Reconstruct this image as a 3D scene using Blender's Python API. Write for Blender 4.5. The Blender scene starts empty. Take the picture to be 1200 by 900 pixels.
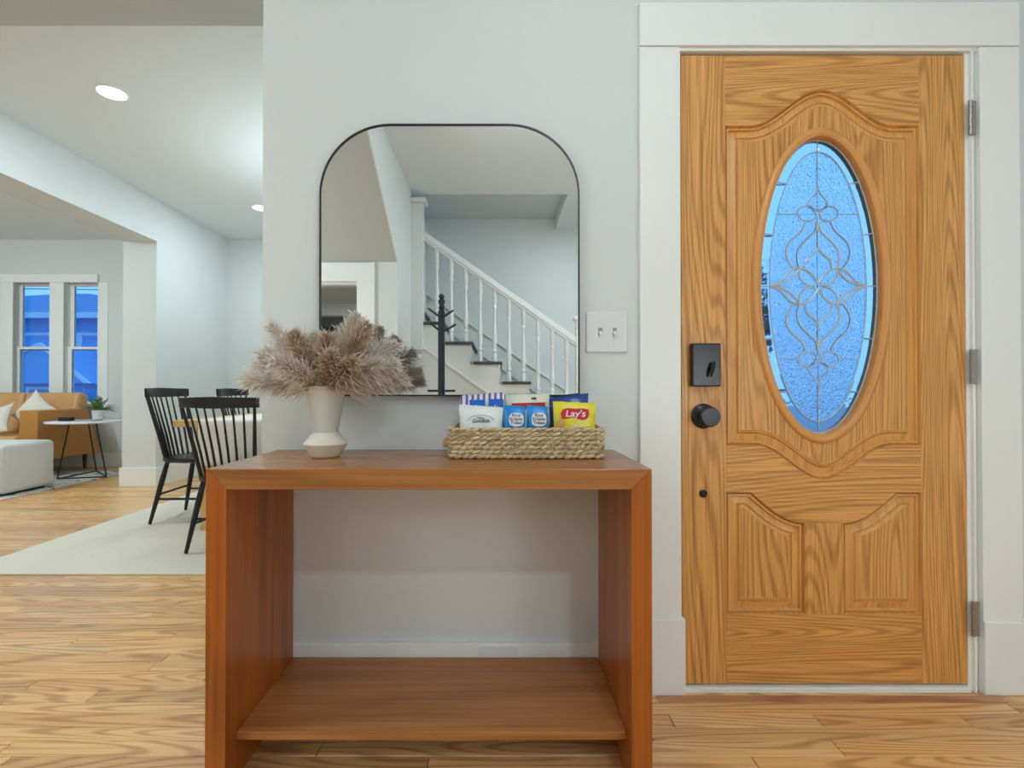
import bpy, bmesh, math, random
from mathutils import Vector, Matrix
S = bpy.context.scene
C = S.collection
PI = math.pi
R = math.radians
random.seed(7)

# ------------------------------------------------------------------ camera, world, exposure
cam = bpy.data.objects.new('camera', bpy.data.cameras.new('camera'))
C.objects.link(cam)
cam.data.sensor_width = 36.0
cam.data.lens = 36.0 * 588 / 1200
cam.data.clip_start = 0.05
cam.data.shift_x = 17 / 1200
cam.data.shift_y = 3.9 / 1200
cam.location = (0, -1.62, 0.965)
cam.rotation_euler = (R(90.4), 0, 0)
S.camera = cam

S.view_settings.view_transform = 'Standard'
S.view_settings.look = 'None'
S.view_settings.gamma = 1
S.view_settings.exposure = -0.08
S.view_settings.use_curve_mapping = False
S.cycles.use_denoising = True
S.cycles.max_bounces = 10
S.cycles.diffuse_bounces = 6
S.cycles.glossy_bounces = 5
S.cycles.transmission_bounces = 8
S.cycles.sample_clamp_indirect = 6
S.cycles.caustics_refractive = False
S.cycles.caustics_reflective = False

W = bpy.data.worlds.new('dusk_sky'); S.world = W; W.use_nodes = True
nt = W.node_tree; nt.nodes.clear()
tc = nt.nodes.new('ShaderNodeTexCoord'); sx = nt.nodes.new('ShaderNodeSeparateXYZ')
rp = nt.nodes.new('ShaderNodeValToRGB'); bg = nt.nodes.new('ShaderNodeBackground'); wo = nt.nodes.new('ShaderNodeOutputWorld')
nt.links.new(tc.outputs['Generated'], sx.inputs[0]); nt.links.new(sx.outputs['Z'], rp.inputs[0])
nt.links.new(rp.outputs[0], bg.inputs[0]); nt.links.new(bg.outputs[0], wo.inputs[0])
e = rp.color_ramp.elements
e[0].position = 0.0; e[0].color = (0.15, 0.42, 0.86, 1)
e[1].position = 1.0; e[1].color = (0.11, 0.32, 0.78, 1)
m_ = rp.color_ramp.elements.new(0.25); m_.color = (0.16, 0.46, 0.95, 1)
bg.inputs[1].default_value = 1.7

DOWN_W = 15.0      # watts of a recessed ceiling light
GLOBE_W = 26.0
LAMP_C = (0.79, 0.93, 1.0)

# ------------------------------------------------------------------ materials
MATS = {}
def lin(c):
    return tuple(((v / 255) / 12.92 if v / 255 <= 0.04045 else ((v / 255 + 0.055) / 1.055) ** 2.4) for v in c) + (1,)

def base_mat(name):
    m = bpy.data.materials.new(name); m.use_nodes = True
    n = m.node_tree; b = n.nodes['Principled BSDF']
    MATS[name] = m
    return m, n, b

def N(n, t, **kw):
    x = n.nodes.new(t)
    for k, v in kw.items():
        if k.startswith('i_'):
            x.inputs[k[2:].replace('_', ' ')].default_value = v
        else: setattr(x, k, v)
    return x

def paint(name, c, rough=0.5, bump=0.02, scale=90, metal=0.0, var=0.04, spec=0.5):
    m, n, b = base_mat(name)
    b.inputs['Roughness'].default_value = rough
    b.inputs['Metallic'].default_value = metal
    b.inputs['Specular IOR Level'].default_value = spec
    t = N(n, 'ShaderNodeTexCoord')
    no = N(n, 'ShaderNodeTexNoise', i_Scale=scale, i_Detail=3.0)
    n.links.new(t.outputs['Object'], no.inputs['Vector'])
    mx = N(n, 'ShaderNodeMix', data_type='RGBA')
    L = lin(c)
    mx.inputs[6].default_value = tuple(min(1, v * (1 - var)) for v in L[:3]) + (1,)
    mx.inputs[7].default_value = tuple(min(1, v * (1 + var)) for v in L[:3]) + (1,)
    n.links.new(no.outputs[0], mx.inputs[0]); n.links.new(mx.outputs[2], b.inputs['Base Color'])
    if bump:
        bp = N(n, 'ShaderNodeBump', i_Strength=bump, i_Distance=0.01)
        n.links.new(no.outputs[0], bp.inputs['Height']); n.links.new(bp.outputs[0], b.inputs['Normal'])
    return m

def wood(name, light, dark, axis='Z', ring=5.0, count=13.0, rough=0.35, streak=0.35, ringamt=0.6, stretch=0.13,
         tones=None, bump=0.08, coat=0.0, fine=170, depth=1.0, sharp=0.1):
    """grain lines are the contour lines of a stretched noise, with fine pores along the grain"""
    m, n, b = base_mat(name)
    t = N(n, 'ShaderNodeTexCoord'); oi = N(n, 'ShaderNodeObjectInfo'); ge = N(n, 'ShaderNodeNewGeometry')
    rnd = N(n, 'ShaderNodeMath', operation='ADD')
    n.links.new(oi.outputs['Random'], rnd.inputs[0]); n.links.new(ge.outputs['Random Per Island'], rnd.inputs[1])
    fr = N(n, 'ShaderNodeMath', operation='FRACT'); n.links.new(rnd.outputs[0], fr.inputs[0])
    mu = N(n, 'ShaderNodeMath', operation='MULTIPLY'); mu.inputs[1].default_value = 31.0
    n.links.new(fr.outputs[0], mu.inputs[0])
    ad = N(n, 'ShaderNodeVectorMath', operation='ADD')
    n.links.new(t.outputs['Object'], ad.inputs[0]); n.links.new(mu.outputs[0], ad.inputs[1])
    def mapping(s):
        mp = N(n, 'ShaderNodeMapping'); mp.inputs['Scale'].default_value = s
        n.links.new(ad.outputs[0], mp.inputs[0]); return mp
    i = 'XYZ'.index(axis)
    s1 = [1, depth, 1]; s1[i] = stretch
    s2 = [1, 0.01 if depth < 1 else 1, 1]; s2[i] = 0.02
    n1 = N(n, 'ShaderNodeTexNoise', i_Scale=ring, i_Detail=1.0, i_Roughness=0.35, i_Distortion=0.1)
    n.links.new(mapping(s1).outputs[0], n1.inputs['Vector'])
    k = N(n, 'ShaderNodeMath', operation='MULTIPLY'); k.inputs[1].default_value = count * 2 * PI
    n.links.new(n1.outputs[0], k.inputs[0])
    sn = N(n, 'ShaderNodeMath', operation='SINE'); n.links.new(k.outputs[0], sn.inputs[0])
    r1 = N(n, 'ShaderNodeMapRange'); r1.inputs[1].default_value = sharp; r1.inputs[2].default_value = 1.0
    r1.inputs[3].default_value = 0; r1.inputs[4].default_value = ringamt
    n.links.new(sn.outputs[0], r1.inputs[0])
    n2 = N(n, 'ShaderNodeTexNoise', i_Scale=float(fine), i_Detail=2.0)
    n.links.new(mapping(s2).outputs[0], n2.inputs['Vector'])
    r2 = N(n, 'ShaderNodeMapRange'); r2.inputs[1].default_value = 0.35; r2.inputs[2].default_value = 0.7
    r2.inputs[3].default_value = 0; r2.inputs[4].default_value = streak
    n.links.new(n2.outputs[0], r2.inputs[0])
    su = N(n, 'ShaderNodeMath', operation='ADD', use_clamp=True)
    n.links.new(r1.outputs[0], su.inputs[0]); n.links.new(r2.outputs[0], su.inputs[1])
    mx = N(n, 'ShaderNodeMix', data_type='RGBA')
    mx.inputs[6].default_value = lin(light); mx.inputs[7].default_value = lin(dark)
    n.links.new(su.outputs[0], mx.inputs[0])
    out = mx.outputs[2]
    if tones:
        cr = N(n, 'ShaderNodeValToRGB'); cr.color_ramp.interpolation = 'CONSTANT'
        el = cr.color_ramp.elements
        el[0].position = 0; el[0].color = tones[0] + (1,)
        el[1].position = 1 / len(tones); el[1].color = tones[1] + (1,)
        for q in range(2, len(tones)):
            x = el.new(q / len(tones)); x.color = tones[q] + (1,)
        n.links.new(fr.outputs[0], cr.inputs[0])
        m2 = N(n, 'ShaderNodeMix', data_type='RGBA', blend_type='MULTIPLY'); m2.inputs[0].default_value = 1
        n.links.new(out, m2.inputs[6]); n.links.new(cr.outputs[0], m2.inputs[7]); out = m2.outputs[2]
    n.links.new(out, b.inputs['Base Color'])
    b.inputs['Roughness'].default_value = rough
    if coat: b.inputs['Coat Weight'].default_value = coat; b.inputs['Coat Roughness'].default_value = 0.15
    if bump:
        bp = N(n, 'ShaderNodeBump', i_Strength=bump, i_Distance=0.002)
        n.links.new(su.outputs[0], bp.inputs['Height']); n.links.new(bp.outputs[0], b.inputs['Normal'])
    return m

def glass(name, c=(1, 1, 1), rough=0.0, bump=0.0, scale=60, ior=1.45):
    m, n, b = base_mat(name)
    b.inputs['Base Color'].default_value = c + (1,)
    b.inputs['Transmission Weight'].default_value = 1
    b.inputs['Roughness'].default_value = rough
    b.inputs['IOR'].default_value = ior
    if bump:
        t = N(n, 'ShaderNodeTexCoord'); no = N(n, 'ShaderNodeTexNoise', i_Scale=float(scale), i_Detail=2.0, i_Distortion=0.4)
        n.links.new(t.outputs['Object'], no.inputs['Vector'])
        bp = N(n, 'ShaderNodeBump', i_Strength=bump, i_Distance=0.004)
        n.links.new(no.outputs[0], bp.inputs['Height']); n.links.new(bp.outputs[0], b.inputs['Normal'])
    return m

def emit(name, c, s):
    m, n, b = base_mat(name)
    b.inputs['Base Color'].default_value = (1, 1, 1, 1)
    b.inputs['Emission Color'].default_value = c + (1,); b.inputs['Emission Strength'].default_value = s
    return m

M = MATS
paint('wall_paint', (217, 223, 223), 0.55, 0.015, 60, var=0.012)
paint('trim_paint', (238, 242, 241), 0.35, 0.008, 40, var=0.01)
paint('ceiling_paint', (222, 229, 230), 0.6, 0.01, 60, var=0.01)
paint('soffit_shade', (186, 193, 193), 0.6, 0.01, 60, var=0.01)  # darker than the ceiling tone, shade on undersides painted in
paint('stairwell_shade', (206, 211, 209), 0.6, 0.01, 60, var=0.01)  # ceiling tone darkened, the recess's shade is in the colour
paint('stair_white', (222, 227, 226), 0.4, 0.0, 40, var=0.01)
paint('tread_dark', (62, 70, 74), 0.45, 0.03, 50)
paint('black_metal', (22, 22, 24), 0.35, 0.0, 50)
paint('matte_black', (14, 17, 22), 0.28, 0.0, 50)
paint('chair_black', (20, 20, 24), 0.3, 0.02, 50)
paint('rack_navy', (26, 38, 50), 0.4, 0.02, 50)
paint('hinge_steel', (165, 160, 158), 0.35, 0.0, 50, metal=0.8)
paint('lead', (190, 205, 215), 0.25, 0.0, 50, metal=0.25)
paint('ceramic', (226, 220, 205), 0.6, 0.03, 120)
paint('vase_upper', (205, 204, 196), 0.65, 0.03, 120)
paint('leather', (190, 130, 60), 0.42, 0.12, 45, var=0.12)
paint('leather_light', (204, 155, 98), 0.42, 0.12, 45, var=0.12)
paint('ottoman_fabric', (205, 209, 208), 0.9, 0.15, 300)
paint('pillow_fabric', (222, 218, 208), 0.9, 0.3, 80, var=0.08)
paint('linen', (232, 228, 222), 0.9, 0.1, 200, var=0.05)
paint('white_top', (228, 230, 232), 0.35, 0.0, 40)
paint('rug_cream', (222, 214, 198), 0.95, 0.4, 160, var=0.1)
paint('plastic_white', (226, 230, 233), 0.35, 0.0, 30, var=0.01)
paint('toggle_grey', (150, 156, 158), 0.35, 0.0, 30, var=0.01)
paint('wood_leg', (52, 34, 24), 0.4, 0.02, 50)
paint('foil_white', (226, 234, 234), 0.3, 0.1, 35, var=0.03)
paint('foil_blue', (20, 140, 222), 0.3, 0.15, 35, var=0.2)
paint('foil_deep_blue', (16, 104, 205), 0.3, 0.15, 35, var=0.25)
paint('foil_navy', (24, 62, 140), 0.25, 0.2, 30, var=0.3)
paint('foil_yellow', (232, 220, 50), 0.3, 0.15, 35, var=0.08)
paint('foil_cream', (228, 230, 208), 0.35, 0.15, 35, var=0.06)
paint('ink_red', (205, 40, 48), 0.4, 0.0, 35)
paint('ink_white', (245, 245, 248), 0.4, 0.0, 35, var=0.0)
paint('ink_navy', (42, 44, 90), 0.4, 0.0, 35)
paint('ink_brown', (140, 60, 50), 0.4, 0.0, 35)
paint('ink_slate', (70, 82, 100), 0.4, 0.0, 35)
paint('handle_wood', (214, 165, 98), 0.5, 0.05, 60)
paint('leaf_green', (86, 120, 62), 0.55, 0.05, 60, var=0.2)
paint('pot_white', (225, 226, 226), 0.4, 0.0, 60)
paint('house_blue', (84, 176, 232), 0.8, 0.05, 3)
paint('house_roof', (80, 150, 200), 0.9, 0.2, 4)
paint('house_trim', (215, 230, 240), 0.7, 0.0, 4)
paint('house_pane', (90, 140, 190), 0.1, 0.0, 4)
paint('ground_cover', (150, 160, 165), 0.9, 0.1, 4)
paint('leaf_dark', (30, 60, 50), 0.8, 0.05, 6, var=0.3)
paint('cabinet_dark', (30, 30, 32), 0.4, 0.0, 4)
paint('wire_black', (20, 20, 22), 0.5, 0.0, 4)
paint('rug_far', (205, 203, 200), 0.95, 0.3, 120, var=0.1)
emit('lamp_lens', (1, 0.99, 0.96), 9.0)
wood('oak_v', (232, 172, 98), (156, 98, 42), 'Z', ring=5.2, count=44, rough=0.36, streak=0.5, ringamt=0.42, depth=0.04, sharp=-0.2, stretch=0.075, fine=230, bump=0)
wood('oak_h', (232, 172, 98), (156, 98, 42), 'X', ring=5.2, count=44, rough=0.36, streak=0.5, ringamt=0.42, depth=0.04, sharp=-0.2, stretch=0.075, fine=230, bump=0)
wood('oak_ring', (222, 158, 90), (176, 112, 54), 'Z', ring=4, count=3, rough=0.32, streak=0.2, ringamt=0.2, bump=0)
wood('oak_moulding', (228, 170, 98), (158, 100, 46), 'Z', ring=5, count=9, rough=0.34, streak=0.32, ringamt=0.2, depth=0.04, fine=150, bump=0)
wood('table_oak', (218, 182, 122), (180, 138, 84), 'Y', ring=5, count=6, rough=0.45, streak=0.3, ringamt=0.35)
wood('walnut_v', (176, 94, 26), (100, 52, 16), 'Z', ring=4, count=7, rough=0.3, streak=0.42, ringamt=0.35, stretch=0.08, fine=120)
wood('walnut_h', (176, 114, 60), (112, 64, 30), 'X', ring=4, count=6, rough=0.26, streak=0.4, ringamt=0.3, stretch=0.08, fine=120)
wood('plank', (242, 198, 142), (172, 120, 70), 'X', ring=7, count=22, rough=0.27, streak=0.32, ringamt=0.5, stretch=0.10, sharp=0.0,
     tones=[(1, 1, 1), (0.88, 0.84, 0.78), (1.0, 0.93, 0.86), (0.78, 0.71, 0.64), (1, 0.97, 0.9), (0.9, 0.79, 0.70), (1, 0.9, 0.76)])
wood('saddle_oak', (196, 140, 100), (140, 84, 52), 'X', ring=6, count=7, rough=0.3, streak=0.4, ringamt=0.4)
wood('seagrass', (222, 200, 162), (128, 96, 58), 'X', ring=14, count=5, rough=0.8, streak=0.5, ringamt=0.4, stretch=0.3, bump=0.3)
glass('pane_clear', (0.97, 0.99, 1.0))
glass('pane_rippled', (0.88, 0.95, 1.0), 0.12, 0.9, 170)
glass('pane_bevel', (0.93, 0.97, 1.0), 0.02, 0.35, 25)
m, n, b = base_mat('mirror_glass')
b.inputs['Base Color'].default_value = (0.9, 0.92, 0.92, 1); b.inputs['Metallic'].default_value = 1; b.inputs['Roughness'].default_value = 0.0

# speckled woven rug in the living room, cream rug with pale stripes, striped bag, plumes
def speckle(m, c2, scale, lo, hi):
    n = m.node_tree; b = n.nodes['Principled BSDF']
    src = b.inputs['Base Color'].links[0].from_socket
    t = N(n, 'ShaderNodeTexCoord'); no = N(n, 'ShaderNodeTexNoise', i_Scale=float(scale), i_Detail=3.0)
    n.links.new(t.outputs['Object'], no.inputs['Vector'])
    mr = N(n, 'ShaderNodeMapRange'); mr.inputs[1].default_value = lo; mr.inputs[2].default_value = hi
    n.links.new(no.outputs[0], mr.inputs[0])
    mx = N(n, 'ShaderNodeMix', data_type='RGBA'); mx.inputs[7].default_value = lin(c2)
    n.links.new(mr.outputs[0], mx.inputs[0]); n.links.new(src, mx.inputs[6]); n.links.new(mx.outputs[2], b.inputs['Base Color'])
speckle(M['rug_far'], (70, 80, 96), 14, 0.56, 0.66)
#speckle(M['rug_cream'], (190, 176, 150), 7, 0.5, 0.75)
speckle(M['ceramic'], (214, 206, 186), 9, 0.5, 0.7)

m, n, b = base_mat('striped_foil')
t = N(n, 'ShaderNodeTexCoord'); sp = N(n, 'ShaderNodeSeparateXYZ'); n.links.new(t.outputs['Object'], sp.inputs[0])
k = N(n, 'ShaderNodeMath', operation='MULTIPLY'); k.inputs[1].default_value = 2 * PI / 0.0172; n.links.new(sp.outputs[0], k.inputs[0])
s_ = N(n, 'ShaderNodeMath', operation='SINE'); n.links.new(k.outputs[0], s_.inputs[0])
g = N(n, 'ShaderNodeMath', operation='GREATER_THAN'); g.inputs[1].default_value = 0.25; n.links.new(s_.outputs[0], g.inputs[0])
mx = N(n, 'ShaderNodeMix', data_type='RGBA'); mx.inputs[6].default_value = lin((232, 230, 242)); mx.inputs[7].default_value = lin((104, 92, 160))
n.links.new(g.outputs[0], mx.inputs[0]); n.links.new(mx.outputs[2], b.inputs['Base Color']); b.inputs['Roughness'].default_value = 0.3

def plume_mat(name, tip, core):
    m, n, b = base_mat(name)
    at = N(n, 'ShaderNodeAttribute', attribute_name='tone')
    ge = N(n, 'ShaderNodeNewGeometry')
    mx = N(n, 'ShaderNodeMix', data_type='RGBA'); mx.inputs[6].default_value = lin(core); mx.inputs[7].default_value = lin(tip)
    n.links.new(at.outputs['Fac'], mx.inputs[0])
    m2 = N(n, 'ShaderNodeMix', data_type='RGBA', blend_type='MULTIPLY'); m2.inputs[0].default_value = 1
    cr = N(n, 'ShaderNodeValToRGB'); cr.color_ramp.elements[0].color = (0.72, 0.67, 0.61, 1); cr.color_ramp.elements[1].color = (1, 1, 1, 1)
    n.links.new(ge.outputs['Random Per Island'], cr.inputs[0])
    n.links.new(mx.outputs[2], m2.inputs[6]); n.links.new(cr.outputs[0], m2.inputs[7]); n.links.new(m2.outputs[2], b.inputs['Base Color'])
    b.inputs['Roughness'].default_value = 0.8
plume_mat('plume_grey', (255, 253, 250), (216, 194, 172))
plume_mat('plume_brown', (240, 222, 202), (154, 106, 70))

# ------------------------------------------------------------------ mesh helpers
class MB:
    def __init__(s): s.v = []; s.f = []; s.attr = None
    def add(s, v, f):
        o = len(s.v); s.v += [tuple(p) for p in v]; s.f += [tuple(i + o for i in q) for q in f]; return s
    def box(s, x0, x1, y0, y1, z0, z1):
        return s.add([(x0,y0,z0),(x1,y0,z0),(x1,y1,z0),(x0,y1,z0),(x0,y0,z1),(x1,y0,z1),(x1,y1,z1),(x0,y1,z1)],
                     [(0,3,2,1),(4,5,6,7),(0,1,5,4),(1,2,6,5),(2,3,7,6),(3,0,4,7)])
    def prism(s, poly, a0, a1, ax='y'):
        """poly in the two other axes, extruded along ax"""
        def P(p, a): return {'y': (p[0], a, p[1]), 'x': (a, p[0], p[1]), 'z': (p[0], p[1], a)}[ax]
        n = len(poly)
        v = [P(p, a0) for p in poly] + [P(p, a1) for p in poly]
        f = [tuple(range(n)), tuple(range(2 * n - 1, n - 1, -1))] + [(i, (i + 1) % n, n + (i + 1) % n, n + i) for i in range(n)]
        return s.add(v, f)
    def loops(s, L, closed=True, cap0=False, cap1=False):
        n = len(L[0]); v = [p for l in L for p in l]; f = []
        for j in range(len(L) - 1):
            for i in range(n if closed else n - 1):
                k = (i + 1) % n
                f.append((j * n + i, j * n + k, (j + 1) * n + k, (j + 1) * n + i))
        if cap0: f.append(tuple(range(n))[::-1])
        if cap1: f.append(tuple((len(L) - 1) * n + i for i in range(n)))
        return s.add(v, f)
    def lathe(s, prof, c=(0, 0), seg=24):
        L = [[(c[0] + r * math.cos(2 * PI * i / seg), c[1] + r * math.sin(2 * PI * i / seg), z) for i in range(seg)] for r, z in prof]
        return s.loops(L, True, prof[0][0] > 0, prof[-1][0] > 0)
    def tube(s, pts, r, seg=8, sy=1.0, cyclic=False):
        pts = [Vector(p) for p in pts]; n = len(pts)
        rr = r if isinstance(r, (list, tuple)) else [r] * n
        up = None; L = []
        for i, p in enumerate(pts):
            a = pts[(i - 1) % n] if (i > 0 or cyclic) else p; c = pts[(i + 1) % n] if (i < n - 1 or cyclic) else p
            d = (c - a).normalized() if (c - a).length > 1e-9 else Vector((0, 0, 1))
            if up is None:
                up = Vector((0, 0, 1)) if abs(d.z) < 0.9 else Vector((0, 1, 0))
            u = d.cross(up); u = u.normalized() if u.length > 1e-6 else Vector((1, 0, 0))
            w = u.cross(d).normalized(); up = w
            L.append([tuple(p + u * rr[i] * math.cos(2 * PI * k / seg) + w * rr[i] * sy * math.sin(2 * PI * k / seg)) for k in range(seg)])
        if cyclic: L.append(L[0])
        return s.loops(L, True, not cyclic, not cyclic)
    def build(s, name, mat, parent=None, smooth=False, bevel=0.0, bseg=2, angle=35, world=False):
        me = bpy.data.meshes.new(name)
        v = s.v
        if world and parent is not None:
            o = org(parent); v = [(p[0] - o[0], p[1] - o[1], p[2] - o[2]) for p in v]
        me.from_pydata(v, [], s.f)
        bm = bmesh.new(); bm.from_mesh(me); bmesh.ops.recalc_face_normals(bm, faces=bm.faces); bm.to_mesh(me); bm.free()
        me.materials.append(M[mat] if isinstance(mat, str) else mat)
        o = bpy.data.objects.new(name, me); C.objects.link(o)
        if parent: o.parent = parent
        if smooth:
            for p in me.polygons: p.use_smooth = True
            try: me.set_sharp_from_angle(angle=R(angle))
            except Exception: pass
        if bevel:
            b = o.modifiers.new('bevel', 'BEVEL'); b.width = bevel; b.segments = bseg; b.limit_method = 'ANGLE'; b.angle_limit = R(30)
        return o

def org(p):
    v = Vector((0, 0, 0))
    while p is not None: v += p.location; p = p.parent
    return v

def thing(name, label, cat, loc=(0, 0, 0), rz=0, group=None, kind=None):
    o = bpy.data.objects.new(name, None); C.objects.link(o); o.empty_display_size = 0.05
    o.location = loc; o.rotation_euler = (0, 0, rz)
    if label: o['label'] = label
    if cat: o['category'] = cat
    if group: o['group'] = group
    if kind: o['kind'] = kind
    return o
def tag(o, label, cat, group=None, kind=None):
    o['label'] = label; o['category'] = cat
    if group: o['group'] = group
    if kind: o['kind'] = kind
    return o
def copy_tree(o, parent=None):
    c = o.copy(); C.objects.link(c); c.parent = parent
    for ch in list(o.children): copy_tree(ch, c)
    return c
def struct(name, mb, mat, label=None, cat=None, **kw):
    o = mb.build(name, mat, **kw); o['kind'] = 'structure'
    o['label'] = label or name.replace('_', ' '); o['category'] = cat or name.split('_')[0]
    return o
def bx(x0, x1, y0, y1, z0, z1): return MB().box(x0, x1, y0, y1, z0, z1)

# ------------------------------------------------------------------ the setting
H = 2.9
XR = 2.6                                     # right wall of the foyer
ceil_w = MB().box(-0.76, 0.582, 0, 0.12, 0, H).box(1.543, XR, 0, 0.12, 0, H).box(0.582, 1.543, 0, 0.12, 2.066, H)
struct('wall_front', ceil_w, 'wall_paint', 'white painted wall with the mirror and the front door', 'wall')
struct('wall_dining_right', bx(-0.76, -0.6, 0.12, 4.9, 0, H), 'wall_paint', 'white side wall of the dining room behind the mirror wall', 'wall')
struct('wall_dining_back', bx(-3.45, -0.76, 4.78, 4.9, 0, H), 'wall_paint', 'white back wall of the dining room', 'wall')
lw = MB().box(-3.79, -3.45, 3.45, 4.78, 0, H).box(-3.79, -3.45, -0.4, 3.45, 2.48, H).box(-3.79, -3.45, -2.64, -0.4, 0, H)
struct('wall_dining_left', lw, 'wall_paint', 'white thick wall with the wide opening to the living room', 'wall')
# living room
lv = MB().box(-8.2, -6.2, 4.78, 4.95, 0, H).box(-5.09, -3.45, 4.78, 4.95, 0, H).box(-6.2, -5.09, 4.78, 4.95, 0, 0.78).box(-6.2, -5.09, 4.78, 4.95, 2.35, H)
struct('wall_living_back', lv, 'wall_paint', 'white living room wall around the tall double window', 'wall')
struct('wall_living_left', bx(-8.3, -8.2, -2.64, 4.95, 0, H), 'wall_paint', 'white far left wall of the living room', 'wall')
struct('wall_living_near', bx(-8.2, -3.79, -2.74, -2.64, 0, H), 'wall_paint', 'white near wall of the living room', 'wall')
struct('ceiling', MB().box(-8.2, XR, -3.35, 0.0, H, H + 0.25).box(-8.2, -0.6, 0.0, 4.95, H, H + 0.25).box(0.69, XR, -4.5, -3.35, H, H + 0.25)
       , 'ceiling_paint', 'smooth white ceiling', 'ceiling')
struct('ceiling_stairwell', bx(-3.5, 0.69, -4.5, -3.35, 3.02, H + 0.25), 'stairwell_shade', 'raised ceiling panel over the stairs', 'ceiling')
struct('trim_1', bx(-3.45, -0.76, 0.0, 0.48, 2.5, H), 'soffit_shade', 'dropped beam between hall and dining room', 'beam')
struct('wall_right', bx(XR, XR + 0.1, -4.5, 0.12, 0, H), 'wall_paint', 'white right wall of the entry hall', 'wall')
struct('wall_stair_back', bx(-0.9, XR, -4.5, -4.4, 0, 3.05), 'wall_paint', 'white wall behind the staircase', 'wall')
# wall below the upper flight with a doorway, the side wall and the sloping soffit
cw = MB().box(-1.18, -0.85, -2.72, -2.64, 0, 2.05).box(-3.45, -1.95, -2.72, -2.64, 0, 2.05).box(-1.95, -1.18, -2.72, -2.64, 1.86, 2.05).box(-3.45, -1.92, -2.72, -2.64, 2.05, H)
struct('wall_under_stairs', cw, 'wall_paint', 'white wall under the stairs with a doorway', 'wall')
struct('wall_stair_side', MB().prism([(-4.4, 0), (-2.64, 0), (-2.64, 2.05), (-1.28, 2.9), (-4.4, 2.9)], -0.85, -0.84, 'x'), 'wall_paint',
       'white side wall carrying the upper flight', 'wall')
struct('trim_2', MB().prism([(-2.64, 2.05), (-1.28, 2.9), (-1.48, 2.9), (-2.72, 2.12)], -1.92, -0.85, 'x'), 'soffit_shade', 'grey sloping underside of the upper flight', 'soffit')
dc = MB().box(-1.18, -1.04, -2.64, -2.62, 0, 1.885).box(-2.09, -1.95, -2.64, -2.62, 0, 1.885).box(-2.09, -1.04, -2.64, -2.617, 1.885, 2.04).box(-1.045, -1.03, -2.64, -2.61, 0, 2.04)
struct('trim_3', dc, 'trim_paint', 'white casing of the doorway under the stairs', 'door casing', bevel=0.002)
# room seen through that doorway
kr = MB().box(-3.45, -0.9, -7.1, -7.0, 0, 2.3).box(-3.55, -3.45, -7.1, -2.72, 0, 2.3).box(-0.9, -0.8, -7.1, -4.5, 0, 2.3).box(-3.45, -0.9, -7.1, -2.72, 2.3, 2.4)
struct('wall_kitchen', kr, 'wall_paint', 'plain walls of the room beyond the doorway', 'wall')
struct('trim_4', bx(-3.45, -0.9, -6.3, -6.1, 2.12, 2.3), 'wall_paint', 'white beam in the room beyond the doorway', 'beam')
kc = thing('kitchen_cabinet', 'dark tall cabinet in the room beyond the doorway, seen in the mirror', 'cabinet', (-2.2, -6.95, 0))
bx(-3.2, -1.0, -7.0, -6.4, 0, 1.98).build('body', 'cabinet_dark', kc, world=True)
for i in range(3): bx(-3.17 + i * 0.73, -2.48 + i * 0.73, -6.4, -6.38, 0.08, 1.95).build('door', 'cabinet_dark', kc, world=True, bevel=0.004)

# recess faces above the stairs
# ---- base boards, casings
def skirt(name, mb, label): struct(name, mb, 'trim_paint', label, 'baseboard', bevel=0.003)
skirt('baseboard_front', bx(-0.76, 0.455, -0.016, 0, 0, 0.16), 'white baseboard under the mirror wall')
skirt('baseboard_front_right', bx(1.545, XR, -0.026, 0, 0, 0.232), 'tall white baseboard right of the door')
skirt('baseboard_dining_back', bx(-3.45, -0.76, 4.762, 4.78, 0, 0.19), 'white baseboard of the dining room back wall')
skirt('baseboard_dining_left', MB().box(-3.45, -3.432, 3.45, 4.78, 0, 0.19).box(-3.808, -3.432, 3.432, 3.45, 0, 0.19), 'white baseboard round the wall end by the chairs')
skirt('baseboard_living_back', bx(-8.2, -3.79, 4.762, 4.78, 0, 0.175), 'white baseboard behind the sofa')
skirt('baseboard_right', bx(XR - 0.016, XR, -4.4, -0.03, 0, 0.16), 'white baseboard of the right wall')
struct('trim_5', MB().box(0.455, 0.584, -0.02, 0, 0.24, 2.068), 'trim_paint', 'white flat casing left of the front door', 'door casing', bevel=0.002)
struct('trim_6', MB().box(0.448, 0.596, -0.026, 0, 0, 0.24), 'trim_paint', 'white plinth block left of the front door', 'plinth', bevel=0.002)
struct('trim_7', MB().box(0.455, 1.672, -0.022, 0, 2.071, 2.21), 'trim_paint', 'white head casing above the front door', 'door casing', bevel=0.002)
struct('trim_8', MB().box(1.545, 1.672, -0.02, 0, 0.232, 2.068), 'trim_paint', 'white flat casing right of the front door', 'door casing', bevel=0.002)
jb = MB().box(0.584, 0.591, -0.006, 0.12, 0.0, 2.068).box(1.514, 1.545, 0.0, 0.12, 0.0, 2.068).box(1.525, 1.533, -0.012, 0.0, 0.0, 2.066)
jb.box(0.584, 1.545, -0.012, 0.12, 2.060, 2.071)
struct('trim_9', jb, 'trim_paint', 'white door jamb', 'door jamb', bevel=0.0015)
struct('trim_10', bx(0.591, 1.514, -0.012, 0.1, 0.0, 0.016), 'trim_paint', 'white door sill strip', 'sill', bevel=0.002)

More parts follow.
